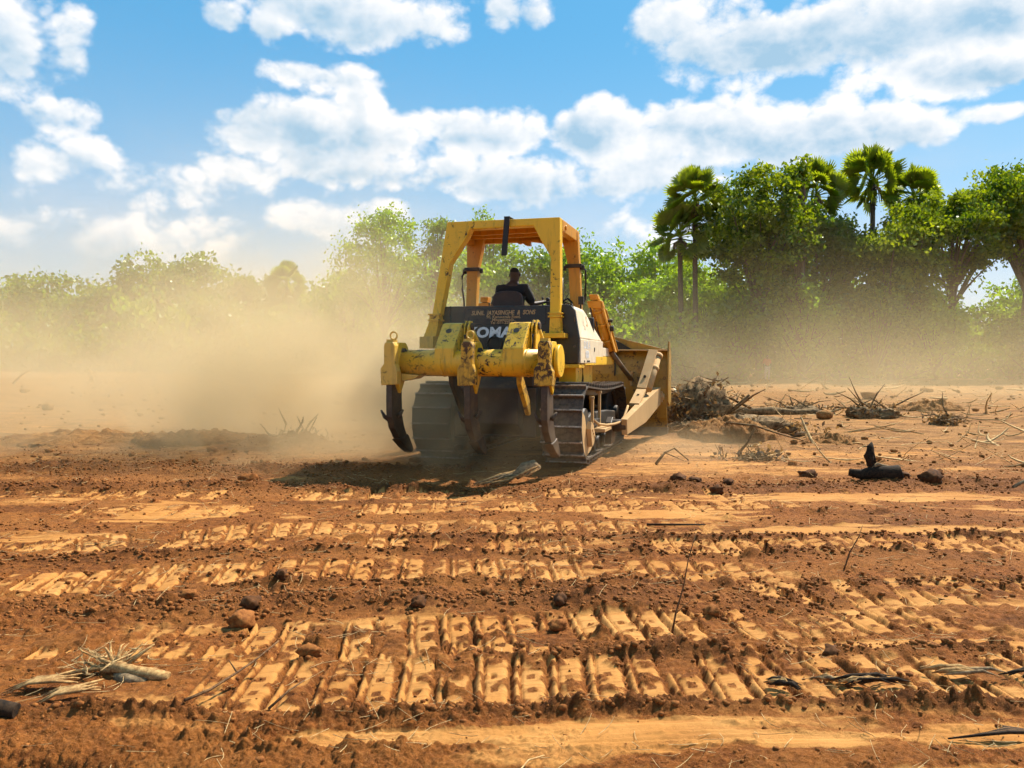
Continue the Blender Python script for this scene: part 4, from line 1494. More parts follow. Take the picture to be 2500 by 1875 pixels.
def np_tubes(paths, n=6):
    """Many tapered tubes in one array: list of (points, radii)."""
    Vs, Fs, o = [], [], 0
    an = np.linspace(0, 2 * np.pi, n, endpoint=False)
    for pts, rad in paths:
        P = np.asarray(pts, float)
        D = np.gradient(P, axis=0)
        D /= np.linalg.norm(D, axis=1)[:, None] + 1e-9
        ref = np.where(np.abs(D[:, 2:3]) > .9, np.array([[1., 0, 0]]), np.array([[0, 0, 1.]]))
        U = np.cross(D, ref)
        U /= np.linalg.norm(U, axis=1)[:, None] + 1e-9
        W = np.cross(U, D)
        ring = P[:, None, :] + (U[:, None, :] * np.cos(an)[None, :, None] + W[:, None, :] * np.sin(an)[None, :, None]) * np.asarray(rad)[:, None, None]
        m = len(P)
        Vs.append(ring.reshape(-1, 3))
        i = np.arange(m - 1)[:, None] * n + np.arange(n)[None, :]
        j = np.arange(m - 1)[:, None] * n + (np.arange(n)[None, :] + 1) % n
        Fs.append(np.stack([i, j, j + n, i + n], -1).reshape(-1, 4) + o)
        o += m * n
    return np.concatenate(Vs), np.concatenate(Fs)


def tree(name, label, cat, x, y, H, rx, ry=None, rz=None, base=.35, n_cl=90, per=90, leaf=.24, mat='leaf_deep', seed=1, lean=(0, 0), cl_r=1.0, group=None, shell=.55, bark='bark', sparse=0.0, zb=0.0):
    rng = np.random.default_rng(seed)
    ry = ry or rx
    z0 = gz(x, y) - .08
    root = empty(name, (x, y, z0 + zb), 0, label, cat, group)
    rz = rz or (H * (1 - base)) / 2
    cz = H - rz
    # clump centres: crown ellipsoid with bulges
    bul = rng.normal(0, 1, (7, 3))
    bul /= np.linalg.norm(bul, axis=1)[:, None]
    cen = []
    while len(cen) < n_cl:
        d = rng.normal(0, 1, 3)
        d /= np.linalg.norm(d)
        f = .72 + .34 * max(0.0, np.max(bul @ d)) ** 6 + .06 * rng.normal()
        rr = f * (shell + (1 - shell) * rng.random()) if rng.random() > .25 else f * rng.random() ** .5
        p = np.array([d[0] * rx * rr + lean[0], d[1] * ry * rr + lean[1], cz + d[2] * rz * rr])
        if p[2] > H * base * .7 + .5 and rng.random() > sparse * (p[2] < cz):
            cen.append(p)
    cen = np.array(cen)
    rad = cl_r * rng.uniform(.65, 1.3, n_cl)
    V, F, tint = leaves(rng, cen, rad, per, leaf)
    np_mesh('crown', V, F, mat, root, False, {'tint': tint})
    # trunk and limbs reaching towards clumps
    tr = max(.10, H * .020)
    fork = np.array([lean[0] * .25, lean[1] * .25, H * base * rng.uniform(.75, 1.0)])
    paths = []
    k = 8
    q = np.linspace(0, 1, k)[:, None]
    stem = q * fork + np.stack([.12 * np.sin(q[:, 0] * 5 + seed), .12 * np.cos(q[:, 0] * 4 + seed), 0 * q[:, 0]], 1)
    rr = tr * (1 - .35 * q[:, 0])
    rr[0] *= 1.5
    paths.append((stem, rr))
    order = rng.permutation(n_cl)[: min(n_cl, 26)]
    for i, ci in enumerate(order):
        tgt = cen[ci]
        st = stem[-1] if i % 3 else stem[-1] * .8 + np.array([lean[0] * .1, 0, 0])
        mid = st * .45 + tgt * .55 + np.array([0, 0, .12 * (tgt[2] - st[2])]) + rng.normal(0, .25, 3)
        t_ = np.linspace(0, 1, 7)[:, None]
        path = (1 - t_) ** 2 * st + 2 * t_ * (1 - t_) * mid + t_ ** 2 * tgt
        r0 = tr * rng.uniform(.28, .55)
        paths.append((path, r0 * (1 - .85 * t_[:, 0])))
    Vt, Ft = np_tubes(paths, 6)
    np_mesh('trunk', Vt, Ft, bark, root, True)
    return root


def fan_leaf_mesh():
    """One palmyra leaf: a stalk and a fan of stiff blades, pointing along +x."""
    V, F = [], []
    def quad(a, b, c, d):
        k = len(V)
        V.extend([a, b, c, d])
        F.append((k, k + 1, k + 2, k + 3))
    Ls = 1.15
    quad((0, -.035, 0), (Ls, -.015, .0), (Ls, .015, .0), (0, .035, 0))
    quad((0, 0, -.03), (Ls, 0, -.015), (Ls, 0, .015), (0, 0, .03))
    n = 30
    rnd = random.Random(3)
    for i in range(n):
        a = R(-140 + 280 * i / (n - 1))
        l = .80 * (1 - .18 * (abs(a) / 2.4) ** 2) * rnd.uniform(.92, 1.06)
        d = Vector((math.cos(a), math.sin(a), 0))
        w = Vector((-d.y, d.x, 0))
        fold = .05 if i % 2 else -.05
        cup = .16 * (1 - math.cos(a))
        p0 = Vector((Ls, 0, 0))
        p1 = p0 + d * l * .52 + Vector((0, 0, fold + cup * .5))
        p2 = p0 + d * l + Vector((0, 0, fold * .3 + cup - .07 * l))
        quad(tuple(p0), tuple(p1 + w * .085), tuple(p2), tuple(p1 - w * .085))
    return V, F


def build_palms():
    V, F = fan_leaf_mesh()
    proto = np_mesh('frond', V, F, 'leaf_palm', None, False, {'tint': np.random.default_rng(1).uniform(.2, .9, len(V))})
    used = False
    spots = [  # x, y, height to the crown's heart, crown scale, seed, label
        (23.3, 51.5, 12.6, 1.22, 3, 'tallest palmyra palm, its round fan crown standing above the right hand trees'),
        (19.3, 51.0, 11.7, 1.10, 5, 'palmyra palm rising between two dark trees, fronds yellow green'),
        (26.2, 52.0, 11.6, 1.05, 8, 'palmyra palm half sunk in leaves to the right of the tallest palm'),
        (11.5, 49.5, 11.1, 1.02, 13, 'palmyra palm on the left edge of the right hand trees with slender bare trunk'),
        (10.7, 50.0, 8.9, 1.10, 21, 'lower drooping palmyra palm left of the dark tree wall'),
        (-23.8, 84.0, 8.9, 1.3, 34, 'palmyra palm blurred by dust beside the big pale tree'),
    ]
    for x, y, H, sc, seed, lab in spots:
        rng = random.Random(seed)
        root = empty('palm_tree', (x, y, gz(x, y) - .08), rng.uniform(0, 6), lab, 'palm', 'palmyra palms among the trees')
        b = MB()
        path = [(.15 * math.sin(q * 2.2 + seed), .15 * math.sin(q * 1.7), H * q) for q in [k / 9 for k in range(10)]]
        b.tube(path, [.24] + [.17 - .03 * k / 9 for k in range(9)], 10)
        b.build('trunk', 'bark_palm', root)
        top = Vector(path[-1])
        n = 36
        for k in range(n):
            el = R(86 - 130 * (k / (n - 1)) ** 1.15)
            az = k * 2.39996 + rng.uniform(-.2, .2)
            o = proto if not used else proto.copy()
            if used:
                C.objects.link(o)
            used = True
            o.parent = root
            o.location = top + Vector((0, 0, .25 * math.sin(el)))
            o.rotation_euler = Euler((rng.uniform(-1.5, 1.5), -el, az), 'XYZ')
            s = sc * rng.uniform(.85, 1.1)
            o.scale = (s, s, s)
            if el < R(-34):
                o['label'] = 'drooping lower frond'
        b = MB()
        for k in range(14):
            a = k * 2.4
            p = top + Vector((0, 0, -.1))
            d = Vector((math.cos(a), math.sin(a), 0))
            b.tube([p, p + d * .35 * sc + Vector((0, 0, -.25)), p + d * .45 * sc + Vector((0, 0, -.9 * sc))], [.05, .05, .015], 5)
        b.build('dry_skirt', 'dead_frond', root)


def build_trees():
    T = 'trees along the far edge of the clearing'
    # right hand wall of dark trees
    G = dict(cat='tree', group='dark trees of the right hand grove')
    tree('broadleaf_tree', 'dark leafy tree between the left palm and the next one, rounded top', x=15.0, y=48.5, H=13.4, rx=4.0, base=.36, n_cl=200, per=110, leaf=.26, seed=2, cl_r=.74, sparse=.1, **G)
    tree('broadleaf_tree', 'olive green tree below the yellow green palm, lower than its neighbours', x=19.2, y=50.0, H=11.3, rx=3.4, base=.32, n_cl=150, per=110, leaf=.26, mat='leaf_mid', seed=6, cl_r=.74, sparse=.1, **G)
    tree('broadleaf_tree', 'deep shaded tree right under the tallest palm', x=22.7, y=47.8, H=10.2, rx=3.5, base=.34, n_cl=150, per=110, leaf=.26, seed=9, cl_r=.74, sparse=.1, **G)
    tree('broadleaf_tree', 'wide spreading tree whose fanned bare limbs show sky at the right', x=27.3, y=49.5, H=12.4, rx=4.6, base=.46, n_cl=190, per=110, leaf=.26, seed=12, cl_r=.78, sparse=.45, **G)
    tree('broadleaf_tree', 'tall dark tree at the right border of the view', x=31.6, y=49.0, H=14.2, rx=3.5, base=.46, n_cl=150, per=110, leaf=.26, seed=15, cl_r=.78, sparse=.35, **G)
    tree('slender_tree', 'thin young tree whose leafy tip pokes above the grove', x=17.25, y=47.6, H=13.7, rx=.55, rz=1.2, base=.3, n_cl=10, per=70, leaf=.26, seed=18, cl_r=.42, **G)
    tree('broadleaf_tree', 'lower leafy tree in the shade behind the thin left palm trunk', x=12.4, y=52.5, H=8.8, rx=3.2, base=.22, n_cl=90, per=70, leaf=.27, mat='leaf_light', seed=19, cl_r=.7, **G)
    tree('broadleaf_tree', 'second storey tree with dusty lower leaves, middle of the grove', x=20.4, y=53.5, H=7.8, rx=3.4, base=.14, n_cl=110, per=75, leaf=.28, mat='leaf_light', seed=22, cl_r=.7, **G)
    tree('broadleaf_tree', 'second storey tree under the rounded dark crown', x=16.3, y=52.5, H=7.4, rx=3.0, base=.14, n_cl=90, per=75, leaf=.28, mat='leaf_mid', seed=23, cl_r=.7, **G)
    tree('broadleaf_tree', 'second storey tree between tallest palm and the fanned limbs', x=24.8, y=52.5, H=7.2, rx=3.2, base=.14, n_cl=100, per=75, leaf=.28, mat='leaf_light', seed=24, cl_r=.7, **G)
    tree('broadleaf_tree', 'small bright tree lit by the sun at the far right edge', x=35.6, y=54.0, H=8.4, rx=3.0, base=.12, n_cl=100, per=70, leaf=.28, mat='leaf_light', seed=25, cl_r=.8, **G)
    tree('broadleaf_tree', 'dusty half lit tree behind the fanned bare limbs', x=29.5, y=57.0, H=6.2, rx=3.2, base=.15, n_cl=70, per=65, leaf=.3, mat='leaf_mid', seed=26, **G)
    tree('broadleaf_tree', 'bright leafy tree under the drooping left palm', x=9.4, y=55.0, H=7.8, rx=3.0, base=.12, n_cl=90, per=75, leaf=.28, mat='leaf_light', seed=27, cl_r=.75, **G)
    tree('broadleaf_tree', 'low dusty tree closing the gap under the tall right border tree', x=32.6, y=52.5, H=5.6, rx=3.0, base=.12, n_cl=90, per=75, leaf=.28, mat='leaf_mid', seed=28, cl_r=.75, **G)
    tree('broadleaf_tree', 'low bright tree under the fanned bare limbs', x=26.2, y=53.5, H=5.4, rx=2.8, base=.12, n_cl=80, per=75, leaf=.28, mat='leaf_mid', seed=29, cl_r=.75, **G)
    for x, y, H, rx, sd, lab in ((13.3, 46.6, 5.8, 2.3, 91, 'airy sapling clump in front of the rounded dark tree'), (17.0, 46.4, 6.6, 2.4, 92, 'airy sapling clump in front of the olive green tree'),
                                 (21.0, 46.2, 6.2, 2.6, 93, 'airy sapling clump in front of the tallest palm'), (24.6, 46.4, 5.6, 2.3, 94, 'airy sapling clump between the tallest palm and the fanned limbs'), (30.4, 46.6, 4.6, 2.2, 95, 'airy sapling clump low at the right border')):
        tree('sapling_clump', lab, x=x, y=y, H=H, rx=rx, base=.10, n_cl=70, per=42, leaf=.25, mat='leaf_mid' if sd % 2 else 'leaf_light', seed=sd, cl_r=.75, **G)
    # bright trees between the machine and the grove
    G = dict(cat='tree', group='bright green trees behind the bulldozer')
    tree('broadleaf_tree', 'bright yellow green tree just right of the canopy', x=7.0, y=72, H=12.6, rx=4.6, base=.15, n_cl=170, per=75, leaf=.36, mat='leaf_light', seed=31, cl_r=1.25, **G)
    tree('broadleaf_tree', 'bright tree with a feathery top next to the grove', x=13.0, y=70, H=12.4, rx=4.2, base=.14, n_cl=130, per=75, leaf=.36, mat='leaf_light', seed=33, cl_r=1.2, **G)
    tree('broadleaf_tree', 'bright tree filling the gap left of the grove palms', x=18.0, y=74, H=10.5, rx=4.2, base=.14, n_cl=110, per=75, leaf=.36, mat='leaf_light', seed=35, cl_r=1.2, **G)
    tree('broadleaf_tree', 'green tree framed inside the canopy on the right', x=2.4, y=72, H=12.2, rx=4.2, base=.15, n_cl=130, per=75, leaf=.36, mat='leaf_mid', seed=37, cl_r=1.2, **G)
    tree('broadleaf_tree', 'green tree framed inside the canopy on the left', x=-3.2, y=71, H=11.2, rx=4.2, base=.15, n_cl=120, per=75, leaf=.36, mat='leaf_light', seed=39, cl_r=1.2, **G)
    tree('broadleaf_tree', 'tall tree with only its tip above the canopy', x=-2.6, y=82, H=17.2, rx=3.0, rz=5.0, base=.3, n_cl=90, per=70, leaf=.34, mat='leaf_light', seed=41, cl_r=1.0, **G)
    # the big open tree left of the machine
    tree('open_tree', 'big airy tree left of the canopy, its branches showing against the sky', 'tree', -9.6, 60, 12.6, 5.0, 5.0, 4.3, .30, 120, 95, .25, 'leaf_light', 43, (0.3, 0), .95, None, .6)
    tree('broadleaf_tree', 'leaning branchy crown tight against the left canopy post', 'tree', -6.2, 61.5, 12.7, 2.0, 2.0, 2.0, .5, 30, 70, .24, 'leaf_mid', 45, (.5, 0), .8, None, .6)
    tree('broadleaf_tree', 'low dusty tree under the big airy tree', 'tree', -7.6, 66, 9.2, 3.8, 3.8, None, .12, 90, 70, .33, 'leaf_light', 47)
    tree('broadleaf_tree', 'dusty shoulder high tree on the left flank of the big airy tree', 'tree', -13.0, 64, 8.6, 3.2, 3.2, None, .12, 80, 70, .33, 'leaf_light', 49)
    # the far row on the left, deep in dust
    row = [(-52.5, 88, 11.6, 4.0, 'broad tree at the left border, top lost in dust'), (-46.0, 86, 9.6, 4.2, 'low rounded tree near the left border in the dust'),
           (-40.0, 87, 13.0, 4.4, 'left half of the highest crown in the dusty row'), (-34.6, 85, 13.4, 4.8, 'right half of the highest crown in the dusty row'),
           (-29.8, 87, 10.8, 3.6, 'tree on the falling side of the dusty row'), (-26.4, 90, 10.9, 3.2, 'dusty tree in front of the steel tower'),
           (-29.2, 80, 8.8, 3.8, 'low dusty bush like tree below the tower'), (-31.6, 92, 12.0, 0.9, 'x'),
           (-20.6, 86, 9.2, 3.8, 'dusty tree right of the blurred palm'), (-17.2, 80, 9.0, 3.6, 'dusty tree between the blurred palm and the airy tree'),
           (-58.5, 92, 11.0, 4.4, 'outermost tree of the dusty row at the left'), (-43.5, 95, 10.5, 4.6, 'rear tree filling the gap left of the highest dusty crown'),
           (-24.0, 96, 10.0, 4.6, 'rear tree filling the gap right of the tower'), (-49.0, 97, 10.2, 4.6, 'rear tree behind the left border of the dusty row')]
    k = 0
    for x, y, H, rx, lab in row:
        k += 1
        if lab == 'x':
            continue
        tree('broadleaf_tree', lab, 'tree', x, y, H, rx * 1.22, rx, None, .06, 150, 55, .48, 'leaf_mid', 60 + k, (0, 0), 1.35, 'dust covered trees on the left')
    tree('round_tree', 'small tree with two round heads on the dusty skyline', 'tree', -27.4, 82.5, 10.2, 1.5, 1.5, 1.4, .5, 16, 80, .35, 'leaf_mid', 75, (-.4, 0), .8, 'dust covered trees on the left')


def build_bushes():
    protos = []
    for s in range(4):
        rng = np.random.default_rng(100 + s)
        n = 34
        cen = np.stack([rng.normal(0, .62, n), rng.normal(0, .5, n), np.abs(rng.normal(.75, .42, n)) + .10], 1)
        V, F, tint = leaves(rng, cen, rng.uniform(.3, .55, n), 42, .15)
        st = []
        for i in range(9):
            p = cen[rng.integers(n)]
            t_ = np.linspace(0, 1, 5)[:, None]
            st.append((t_ * p + np.array([[0, 0, .0]]), .035 * (1 - .8 * t_[:, 0])))
        Vt, Ft = np_tubes(st, 5)
        protos.append((np_mesh('foliage', V, F, ('leaf_mid', 'leaf_light', 'leaf_deep', 'leaf_mid')[s], None, False, {'tint': tint}), np_mesh('stem', Vt, Ft, 'bark', None, True)))
    used = [False] * 4
    rng = random.Random(8)
    rows = []
    where_r = [(11.2, 'left of the thin palm trunk'), (13.5, 'at the foot of the left palm'), (16.5, 'under the rounded dark tree'), (20.0, 'below the yellow green palm'),
               (24.0, 'under the tallest palm'), (28.5, 'under the fanned bare limbs'), (99, 'by the right border')]
    where_m = [(-9, 'under the big airy tree'), (-5, 'left of the canopy'), (0, 'seen through the canopy'), (5, 'just right of the canopy'), (11, 'behind the blade'), (99, 'next to the grove')]
    where_l = [(-50, 'near the left border'), (-41, 'left of the highest dusty crown'), (-33, 'below the highest dusty crown'), (-26, 'below the steel tower'), (-19, 'by the blurred palm'), (99, 'left of the airy tree')]
    kinds = ('mid green', 'yellow green', 'dark green', 'loose')

    def name(x, s, k, table, mid, what):
        size = 'low' if s < mid - .45 else 'tall' if s > mid + .45 else 'chest high'
        return '%s %s %s %s' % (size, kinds[k], what, next(w for lim, w in table if x < lim))
    for i in range(26):                                          # under the right hand grove
        x, y, s, k = 8.5 + i * 1.12 + rng.uniform(-.4, .4), 49.0 + rng.uniform(-1.6, 4.5), rng.uniform(1.3, 2.6), rng.randrange(4)
        rows.append((x, y, s, k, name(x, s, k, where_r, 1.95, 'bush'), 'bushes under the right hand grove'))
    for i in range(20):                                          # behind the machine
        x, y, s, k = -12 + i * 1.55 + rng.uniform(-.5, .5), 66 + rng.uniform(-4, 3), rng.uniform(1.9, 3.6), rng.randrange(4)
        rows.append((x, y, s, k, name(x, s, k, where_m, 2.7, 'bush in the undergrowth'), 'bushes behind the bulldozer'))
    for i in range(24):
        x, y, s, k = -60 + i * 2.1 + rng.uniform(-.6, .6), 79 + rng.uniform(-3, 4), rng.uniform(2.2, 4.2), rng.randrange(4)
        rows.append((x, y, s, k, name(x, s, k, where_l, 3.2, 'bush veiled by dust'), 'bushes along the left tree row'))
    seen = {}
    for r in rows:
        seen.setdefault(r[4], []).append(r[0])
    for i, r in enumerate(rows):
        tw = sorted(seen[r[4]])
        if len(tw) > 1:
            w = ('left hand', 'right hand') if len(tw) == 2 else ('left hand', 'middle', 'right hand')
            rows[i] = r[:4] + (w[min(tw.index(r[0]), len(w) - 1)] + ' ' + r[4], r[5])
    for x, y, s, k, lab, grp in rows:
        root = empty('bush', (x, y, gz(x, y) - .08), rng.uniform(0, 6), lab, 'bush', grp)
        root.scale = (s, s, s * rng.uniform(.8, 1.15))
        for o in protos[k]:
            c = o if not used[k] else dup(o)
            c.parent = root
        used[k] = True


def build_tower():
    x, y, H = -57.0, 148.0, 19.6
    root = empty('lattice_tower', (x, y, -.12), .3, 'grey steel lattice tower top showing above the dusty trees', 'tower')
    for sx in (-1, 1):
        for sy in (-1, 1):
            b = MB()
            b.box(sx * 1.45 - .09, sx * 1.45 + .09, sy * 1.45 - .09, sy * 1.45 + .09, 0, H - rnd0(sx, sy))
            b.build('leg', 'tower', root)
    for z in [3, 6, 9, 12, 14.4, 16.6, 18.4]:
        b = MB()
        for s in (-1, 1):
            b.box(-1.45, 1.45, s * 1.45 - .05, s * 1.45 + .05, z - .05, z + .05)
            b.box(s * 1.45 - .05, s * 1.45 + .05, -1.45, 1.45, z - .05, z + .05)
        b.build('cross_bar', 'tower', root)
    for i, z in enumerate([0, 3, 6, 9, 12, 14.4, 16.6]):
        z2 = [3, 6, 9, 12, 14.4, 16.6, 18.4][i]
        b = MB()
        for s in (-1, 1):
            b.tube([(-1.45, s * 1.45, z), (1.45, s * 1.45, z2)], .045, 5)
            b.tube([(s * 1.45, 1.45, z), (s * 1.45, -1.45, z2)], .045, 5)
        b.build('diagonal_brace', 'tower', root)
    for k, (dx, h) in enumerate(((-1.2, 1.5), (-.2, .8), (.5, .9), (1.3, 1.2))):
        b = MB()
        b.box(dx - .12, dx + .12, -1.6, -1.45, H - 1.8, H - 1.8 + 1.9)
        b.tube([(dx, -1.4, H - 1), (dx, -1.4, H + h)], .05, 5)
        b.build('aerial', 'tower', root)


def rnd0(a, b):
    return .3 if a * b > 0 else .0


build_trees()
build_palms()
build_bushes()
build_tower()

# ------------------------------------------------------------------ wood, roots, clods and straw on the ground
def fibre_mat(name, a, b, scale=30.0):
    m, t = mat_new(name)
    co = t.new('ShaderNodeTexCoord').outputs['Object']
    n = t.noise(co, scale, 5, .7)
    out_surface(t, principled(t, t.mix(t.step(n, .35, .65), a, b), .9, 0, t.bump(n, .5, .01), .2))
    M[name] = m


fibre_mat('pale_wood', (.54, .33, .13), (.25, .12, .040))
fibre_mat('grey_wood', (.34, .23, .12), (.13, .080, .040))
fibre_mat('dark_wood', (.050, .028, .014), (.012, .008, .005))
fibre_mat('twig_wood', (.20, .105, .045), (.075, .035, .016))
fibre_mat('straw', (.62, .43, .20), (.36, .21, .085))
fibre_mat('clod_earth', (.310, .112, .025), (.160, .050, .010), 40)
fibre_mat('clod_dark', (.130, .048, .013), (.050, .018, .005), 22)
fibre_mat('dusty_brush', (.30, .185, .080), (.085, .048, .020), 12)


def lump(rng, r, sq=(1, 1, .75), sub=1):
    bm = bmesh.new()
    bmesh.ops.create_icosphere(bm, subdivisions=sub, radius=1.0)
    off = rng.normal(0, 1, (5, 3))
    for v in bm.verts:
        d = np.array(v.co)
        f = 1 + .16 * np.sin(off @ d * 2.2).sum() / 2 + rng.normal(0, .05)
        v.co = Vector(d * f * r * np.array(sq))
    V = np.array([v.co[:] for v in bm.verts], np.float32)
    F = np.array([[v.index for v in f.verts] for f in bm.faces], np.int32)
    bm.free()
    return V, F


def build_clods():
    """The crumbs of soil nobody could count (one object) and the large clods (each its own)."""
    rng = np.random.default_rng(5)
    shapes = [lump(rng, 1.0, (1, rng.uniform(.7, 1), rng.uniform(.55, .8)), 1) for _ in range(8)]
    octa = []
    for _ in range(6):
        V = np.array([(1, 0, 0), (-1, 0, 0), (0, 1, 0), (0, -1, 0), (0, 0, 1), (0, 0, -1)], np.float32) * rng.uniform(.7, 1.3, (6, 1)).astype(np.float32) + rng.normal(0, .18, (6, 3)).astype(np.float32)
        octa.append((V, np.array([(0, 2, 4), (2, 1, 4), (1, 3, 4), (3, 0, 4), (2, 0, 5), (1, 2, 5), (3, 1, 5), (0, 3, 5)], np.int32)))
    n = 80000
    y = 1.9 + 12.0 * rng.random(n) ** 1.9
    x = (rng.random(n) * 2 - 1) * (y * .70 + .2)
    h, pr = relief(x, y)
    ridge = np.zeros(n)
    for pts, w, ht, xa, xb in RIDGES:
        yc = np.interp(x, [p[0] for p in pts], [p[1] for p in pts])
        ridge = np.maximum(ridge, np.exp(-((y - yc) / (w * 1.3)) ** 2) * (x > xa) * (x < xb))
    keep = rng.random(n) < np.clip(.26 + .7 * ridge - .5 * pr, .03, 1)
    x, y, h, ridge = x[keep], y[keep], h[keep], ridge[keep]
    r = .0050 * np.exp(rng.normal(0, .58, len(x))) * (1 + .55 * ridge) * np.clip(y / 3.6, .9, 1.5)
    r = np.minimum(r, .021)
    Vs, Fs, o = [], [], 0
    for i in range(len(x)):
        V, F = shapes[i % 8] if r[i] > .013 else octa[i % 6]
        a = rng.random() * 6.28
        c, s = math.cos(a), math.sin(a)
        W = V @ np.array([[c, s, 0], [-s, c, 0], [0, 0, 1]], np.float32) * r[i]
        W = W + np.array([x[i], y[i], h[i] + r[i] * .25], np.float32)
        Vs.append(W)
        Fs.append(F + o)
        o += len(V)
    c = np_mesh('soil_crumbs', np.concatenate(Vs), np.concatenate(Fs), 'clod_earth', None, False)
    tag(c, 'small crumbs of red soil strewn over the churned earth', None, None, 'stuff')
    # large clods
    big = [(-1.51, 4.58, .075, 'round dark clod on the ridge of loose earth, left of the picture centre', 'clod_dark'), (-1.50, 4.40, .095, 'flat slab of earth in front of the round dark clod on the ridge', 'clod_earth'),
           (2.0, 9.47, .12, 'leftmost dark clod in the row right of the bulldozer', 'clod_dark'), (2.16, 9.35, .10, 'dark clod second in the row right of the bulldozer', 'clod_dark'),
           (2.30, 8.87, .10, 'dark clod lying nearest in front of the row right of the bulldozer', 'clod_dark'), (2.52, 9.25, .09, 'small dark clod on the right of that row', 'clod_dark'),
           (3.71, 9.97, .13, 'lone dark clod between the clod row and the charred stump', 'clod_dark'), (4.95, 9.38, .16, 'large round clod right of the charred stump', 'clod_dark'),
           (4.80, 9.75, .11, 'clod behind the large round one right of the charred stump', 'clod_dark'), (5.25, 9.85, .12, 'clod at the right end of the heap beside the charred stump', 'clod_dark'),
           (4.55, 9.55, .09, 'small clod between the charred stump and the large round clod', 'clod_dark'), (-1.98, 4.85, .06, 'clod on the left part of the loose ridge', 'clod_earth'),
           (-.55, 4.62, .06, 'dark clod half buried on the ridge near the middle', 'clod_dark'), (.28, 4.70, .065, 'dark clod on the right end of the ridge', 'clod_dark'),
           (-.15, 4.95, .06, 'clod behind the ridge near the middle', 'clod_earth'), (.02, 2.52, .060, 'pointed clod at the bottom edge of the picture', 'clod_dark'),
           (-1.02, 3.95, .06, 'triangular clod beside the nearest crawler print', 'clod_earth'), (-1.5, 5.15, .06, 'dark clod on the near edge of the second crawler print', 'clod_dark'),
           (1.15, 4.55, .06, 'broken plate of pressed soil tilted up on the right of the ridge', 'clod_earth'), (.25, 4.32, .065, 'pale tilted soil plate right of the middle', 'clod_earth'),
           (1.62, 3.98, .07, 'dark tuft of roots and earth on the right hand print', 'clod_dark'), (-3.2, 9.6, .12, 'clod on the shadowed ridge left of the bulldozer shadow', 'clod_earth')]
    for x, y, r, lab, mt in big:
        r *= .8
        V, F = lump(rng, r, (1.1, .85, .72), 3)
        V = V * (.82 + .75 * np.abs(fbm(V[:, 0] / r * 1.3 + x * 9, V[:, 1] / r * 1.3 + V[:, 2] / r * 1.7, 5, 4)))[:, None]
        o = np_mesh('earth_clod', V, F, mt, None, False)
        o.location = (x, y, gz(x, y) + r * .30)
        o.rotation_euler = (0, 0, rng.random() * 6)
        tag(o, lab, 'clod', 'large clods of earth')
    # mounds
    for x, y, rx, ry, hh, lab in ((3.95, 14.6, .95, .55, .30, 'low mound of dug earth with roots, ahead of the clod row'), (-7.6, 14.3, 1.9, .8, .18, 'long rubble mound in the dust on the left'),
                                  (-5.4, 13.9, 1.2, .6, .13, 'smaller rubble mound nearer the bulldozer, veiled by dust'), (12.4, 23.5, 1.1, .6, .30, 'low earth hump on the right in the dusty field'), (5.7, 14.2, .6, .35, .16, 'small hump right of the dug mound')):
        q = np.linspace(-1, 1, 64)
        A, B_ = np.meshgrid(q, q, indexing='ij')
        wx, wy = x + A * rx, y + B_ * ry
        f = np.clip(1 - (A ** 2 + B_ ** 2) * (1 + .5 * pn(A * 2.5 + x, B_ * 2.5, 8)), 0, 1)
        z = f ** .8 * hh * (.55 + 1.1 * np.abs(pn(wx * 2.4, wy * 3.0, 3))) + f ** .5 * (.16 * np.abs(pn(wx * 5, wy * 5, 4)) + .09 * np.abs(pn(wx * 11, wy * 11, 5)) + .04 * pn(wx * 24, wy * 24, 6)) - .05 - .5 * sst(.14, 0, f)
        idx = np.arange(64 * 64).reshape(64, 64)
        F = np.stack([idx[:-1, :-1], idx[1:, :-1], idx[1:, 1:], idx[:-1, 1:]], -1).reshape(-1, 4)
        m_ = np_mesh('earth_mound', np.stack([A * rx, B_ * ry, z], -1).reshape(-1, 3), F, 'earth', None, True, {'press': np.zeros(64 * 64)})
        m_.location = (x, y, gz(x, y))
        tag(m_, lab, 'mound', 'mounds of dug earth')


def strands(rng, n, centre, spread, length, rad, up=.15, dirs=None, bend=.35):
    """n loose fibres, as one array of tubes."""
    paths = []
    for i in range(n):
        p = np.array(centre) + rng.normal(0, 1, 3) * np.array(spread)
        d = rng.normal(0, 1, 3) * np.array([1, 1, .35]) if dirs is None else np.array(dirs) + rng.normal(0, .35, 3)
        d /= np.linalg.norm(d)
        l = length * rng.uniform(.4, 1.3)
        k = rng.normal(0, bend, 3)
        k[2] = abs(k[2]) * up * 4
        t = np.linspace(-.5, .5, 6)[:, None]
        pts = p + d * l * t + k * l * (t ** 2 - .08)
        r = rad * min(3.2, math.exp(rng.normal(0, .6)))
        paths.append((pts, r * (1 - .55 * np.abs(t[:, 0]) * 2 + .05)))
    return paths


